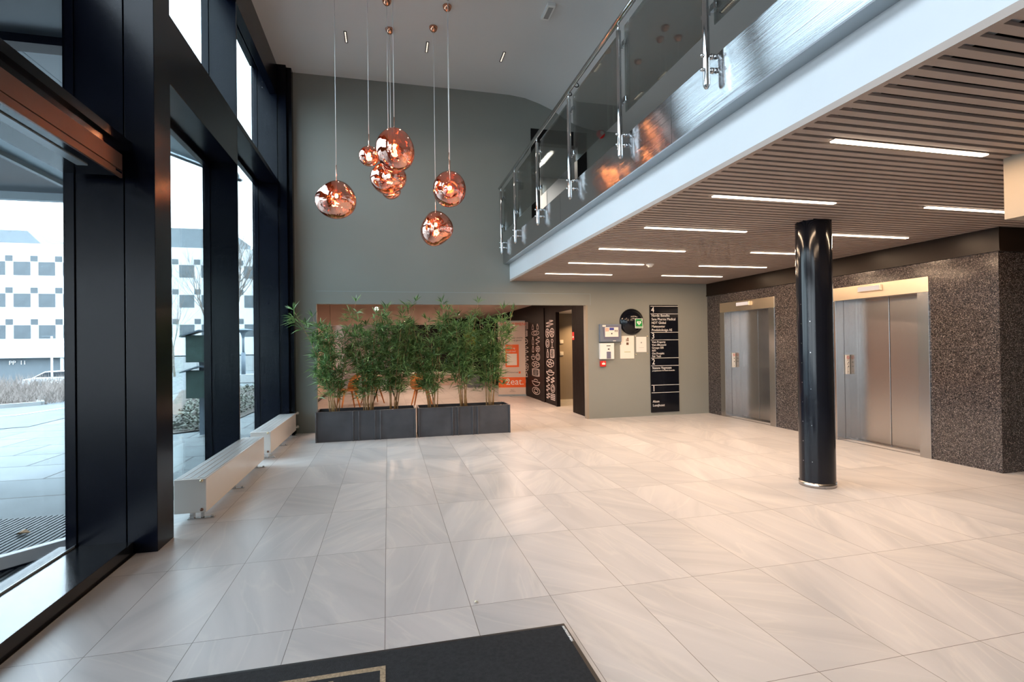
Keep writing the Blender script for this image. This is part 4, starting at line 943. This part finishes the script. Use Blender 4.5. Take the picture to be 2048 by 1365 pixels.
for k in range(5200):
    yy = rnd.uniform(7.2, 18.2); lo_ = -3.6 - (yy - 7.2) * 0.29; hi = -2.95 + min(0, (7.2 - yy) * 0.02) + max(0, yy - 10) * 0.05
    xx = rnd.uniform(lo_, hi)
    if 3.9 < (yy + 8.0 + xx) % 7 < 4.7: continue
    a_ = Vector((rnd.uniform(-1, 1), rnd.uniform(-1, 1), rnd.uniform(-.2, .8))).normalized() * rnd.uniform(0.025, 0.06); b_ = a_.cross(Vector((0, 0.2, 1))).normalized() * 0.02
    c = Vector((xx, yy, rnd.uniform(0.01, 0.14))); lt.add([c - a_, c + b_, c + a_, c - b_], [(0, 1, 2, 3)])
o = lt.build('ground_cover', M['leaf_litter']); tag(o, 'low leafy ground cover in the bed outside', 'ground cover', kind='stuff')
sb = MB(); rnd = random.Random(21)
for k in range(60):
    a_ = rnd.uniform(0, 2 * PI); p = Vector((0, 0, 0)); d_ = Vector((math.cos(a_), math.sin(a_), rnd.uniform(0.5, 1.8))).normalized(); c = d_ * rnd.uniform(0.05, 0.28); s_ = d_.cross(Vector((0, 0, 1))).normalized() * 0.03
    sb.add([c - d_ * 0.07, c + s_, c + d_ * 0.07, c - s_], [(0, 1, 2, 3)])
for (x_, y_, lb) in ((-3.05, 7.75, 'small green shrub at the foot of the boarded post'), (-4.3, 16.8, 'small green shrub beside the garden lamp')):
    q = thing('small_shrub', lb, 'shrub', (x_, y_, 0), 'small green shrubs in the bed'); sb.build('foliage', M['leaf'], q)

# boarded double box on a post
bb_ = thing('boarded_post_box', 'two dark green gabled boxes one above the other on a post outside', 'post box', (-2.96, 6.72, 0), rz=0.15)
MB().box(-0.035, 0.035, -0.035, 0.035, 0, 1.62).build('post', M['slate'], bb_)
for z_ in (0.62, 1.20):
    bx = MB().box(-0.20, 0.24, -0.16, 0.16, z_, z_ + 0.44).build('box', M['green_box'], bb_)
    MB().prism([(-0.28, z_ + 0.43), (0.0, z_ + 0.53), (0.30, z_ + 0.46), (0.30, z_ + 0.44), (0.0, z_ + 0.505), (-0.28, z_ + 0.41)], -0.22, 0.22).build('roof', M['slate'], bx)
# garden lamp on a plinth
gl = thing('garden_lamp', 'slim garden lamp with a flared cap on a concrete plinth', 'garden lamp', (-5.85, 20.9, 0))
MB().box(-0.45, 0.55, -0.3, 0.3, 0, 0.33).build('plinth', M['concrete'], gl); MB().tube([(0, 0, 0.3), (0, 0, 1.25)], 0.085, 12).tube([(0, 0, 1.25), (0, 0, 2.0)], 0.05, 12).build('pole', M['slate'], gl)
MB().lathe([(0.05, 1.85), (0.09, 2.05), (0.20, 2.14), (0.42, 2.17), (0.42, 2.19), (0.0, 2.26)], seg=24).build('cap', M['slate'], gl)
# street lamp
sl_ = thing('street_lamp', 'thin pale street lamp in front of the white office block', 'street lamp', (-21.8, 38, -1.35)); MB().tube([(0, 0, 0), (0, 0, 3.75)], 0.06, 8).build('pole', M['white'], sl_); MB().box(-0.55, 0.05, -0.05, 0.05, 3.75, 3.80).build('lamp_head', M['facade_dark'], sl_)

# bare trees
def tree(x, y, H, seed, label, r0=0.14, depth=6):
    rnd = random.Random(seed); t = thing('bare_tree', label, 'tree', (x, y, 0), 'leafless trees outside')
    tr = MB(); bm_ = MB()
    def grow(p, d_, L, r, lvl):
        pts = [p]; q = p.copy(); dd_ = d_.copy()
        for k in range(3):
            dd_ = (dd_ + Vector((rnd.uniform(-.16, .16), rnd.uniform(-.16, .16), 0.04))).normalized(); q = q + dd_ * L / 3; pts.append(q.copy())
        tgt = tr if lvl == 0 else bm_
        tgt.tube(pts, [r, r * .9, r * .8, r * .68], 7 if lvl < 2 else 4, cap=False)
        if lvl >= depth: return
        for k in range(3 if lvl < 4 else 2):
            a_ = rnd.uniform(0, 2 * PI); sp_ = rnd.uniform(0.35, 0.8) if k else 0.15
            nd = (dd_ + Vector((math.cos(a_) * sp_, math.sin(a_) * sp_, 0.15))).normalized()
            grow(pts[-1] if k < 2 else pts[2], nd, L * rnd.uniform(0.62, 0.85), r * (0.70 if k == 0 else 0.5), lvl + 1)
    grow(Vector((0, 0, 0)), Vector((0, 0, 1)), H * 0.26, r0, 0)
    tr.build('trunk', M['bark'], t); bm_.build('branches', M['bark'], t)
tree(-7.6, 22.5, 8.0, 5, 'tall leafless tree in front of the office block, middle window', 0.10, 7)
tree(-5.4, 27.5, 6.5, 8, 'smaller leafless tree beyond the garden lamp', 0.06, 6)
tree(-10.8, 27.6, 7.0, 14, 'thin leafless tree just beside the tall leafless one', 0.06, 6)
# dry shrub hedge
tw = MB(); rnd = random.Random(31)
for k in range(9000):
    u = rnd.random(); v_ = rnd.random(); bx_ = -18 + 9.3 * u; by_ = 8.95 + (bx_ + 18) * 0.487 + 0.25 + v_ * 4.6
    hh = rnd.uniform(0.35, 0.95) * (0.55 + 0.45 * min(1, v_ * 2)) * (1.15 - 0.35 * u)
    ln_ = Vector((rnd.uniform(-.5, .7), rnd.uniform(-.3, .3), 1)).normalized() * hh; p = Vector((bx_, by_, 0)); sd_ = Vector((0.0075, 0.004, 0))
    mid = p + ln_ * .55 + Vector((rnd.uniform(-.05, .05), 0, 0))
    tw.add([p - sd_, p + sd_, mid + sd_ * .7, mid - sd_ * .7, p + ln_], [(0, 1, 2, 3), (3, 2, 4)])
    if k % 2: e = mid + Vector((rnd.uniform(-.25, .25), 0, rnd.uniform(.08, .3))); tw.add([mid - sd_ * .5, mid + sd_ * .5, e], [(0, 1, 2)])
o = tw.build('dry_shrubs', M['twig']); tag(o, 'mass of dry brown shrubs behind the kerb', 'shrubs', kind='stuff')
struct('shrub_bed', MB().add([(-18.4, 8.95, 0.001), (-9.6, 13.2, 0.001), (-8.9, 13.7, 0.001), (-12.4, 20, 0.001), (-24, 20, 0.001)], [(0, 1, 2, 3, 4)]), M['bed'], label='brown earth under the dry shrubs')

# cars
def car(x, y, z, rz, label, s_=1.0):
    t = thing('parked_car', label, 'car', (x, y, z), 'parked silver cars', rz)
    side = [(-2.1, 0.35), (-2.15, 0.75), (-1.7, 0.92), (-1.0, 1.0), (1.2, 0.98), (2.0, 0.82), (2.15, 0.6), (2.1, 0.3)]
    MB().prism(side, -0.85, 0.85).build('body', M['car'], t, 0.06)
    MB().prism([(-1.45, 0.95), (-0.75, 1.38), (0.65, 1.42), (1.45, 0.97)], -0.72, 0.72).build('roof', M['car'], t, 0.05)
    MB().prism([(-1.28, 1.0), (-0.72, 1.33), (0.6, 1.36), (1.28, 1.0)], -0.735, 0.735).build('side_window', M['dark_glass'], t)
    for a in (-1.3, 1.35):
        for b in (-0.86, 0.66): MB().lathe([(0, 0), (0.31, 0), (0.31, 0.2), (0, 0.2)], (a, b, 0.31), 20, 'y').build('wheel', M['tyre'], t)
    return t
car(-22.3, 40, -1.36, 0.3, 'silver parked car beside the thin street lamp'); car(-19.6, 38, -1.36, 1.3, 'silver parked car cut off by the dark window frame')

# office block
ob = thing('office_building', 'white clad office block with a chequer of square windows', 'building', (0, 50.5, 0))
MB().box(-42, -12.25, 0, 14, 0.85, 10.80).build('upper_wall', M['facade'], ob)
gf = MB().box(-42, -12.25, 0.6, 13.5, -1.6, 0.85).build('ground_floor', M['facade_dark'], ob)
text('PP  11', 0.50, (-31.95, 0.55, 0.28), M['letter'], gf, depth=0.02)
for x_ in (-27.8, -23.0, -37.0): MB().box(x_ - 0.12, x_ + 0.12, 0.1, 0.4, -1.5, 0.85).build('column', M['facade'], ob)
MB().box(-36, -31.4, 2.0, 9, 10.8, 12.3).prism([(-31.4, 10.8), (-31.4, 12.3), (-30.0, 10.8)], 2.0, 9).build('roof_plant', M['facade_dark'], ob)
MB().box(-22, -14.6, 0.8, 9, 10.8, 12.75).build('penthouse', M['facade_dark'], ob)
wb_ = MB().box(0, 1.22, -0.03, 0.02, 0, 1.16); wm = None
for k in range(-2, 11):
    for z_ in (8.03, 5.27, 2.53):
        x_ = -31.243 + 1.8175 * k
        if wm is None: wo_ = wb_.build('window', M['facade_glass'], ob, loc=(x_, 0, z_)); wm = wo_.data
        else: wo_ = bpy.data.objects.new('window', wm); COL.objects.link(wo_); wo_.parent = ob; wo_.location = (x_, 0, z_)
sm_ = None
for k in range(-2, 11):
    for z_ in (9.24, 6.48, 3.74):
        x_ = -31.83 + 1.8175 * k
        if sm_ is None: wo_ = MB().box(0, 0.52, -0.03, 0.02, 0, 0.48).build('small_window', M['facade_glass'], ob, loc=(x_, 0, z_)); sm_ = wo_.data
        else: wo_ = bpy.data.objects.new('small_window', sm_); COL.objects.link(wo_); wo_.parent = ob; wo_.location = (x_, 0, z_)
# low concrete wall and fence beyond the lamp
fn = thing('garden_wall', 'weathered grey concrete garden wall beyond the road', 'wall'); 
for k in range(10): MB().box(-16.0 + k * 1.4, -14.62 + k * 1.4, 34, 34.15, -0.5, 0.95).build('panel', M['concrete'], fn)
for nm, (x_, y_) in (('dry leaf lying on the porch matting near its bright rail', (-2.75, 1.95)), ('dry leaf lying farther out on the porch matting', (-3.05, 1.35))):
    o = MB().add([(0, 0, 0), (0.05, 0.03, 0.03), (0.10, 0, 0.01), (0.05, -0.05, 0.03), (0.02, 0.06, 0.02)], [(0, 1, 2), (0, 2, 3), (0, 4, 1)]).build('fallen_leaf', M['dry_leaf'], None, loc=(x_, y_, 0.012)); tag(o, nm, 'leaf', 'dry leaves on the porch matting')
gr = MB(); x = -4.6
while x < -2.16: gr.box(x, x + 0.022, -5.5, 2.45, -0.015, 0.008); x += 0.040
gr.box(-4.6, -2.16, -5.5, 2.45, -0.018, -0.010)
pm_ = gr.build('porch_matting', M['grate']); tag(pm_, 'ribbed grey matting strips outside the entrance glazing', 'entrance matting')
bpy.context.view_layer.update()
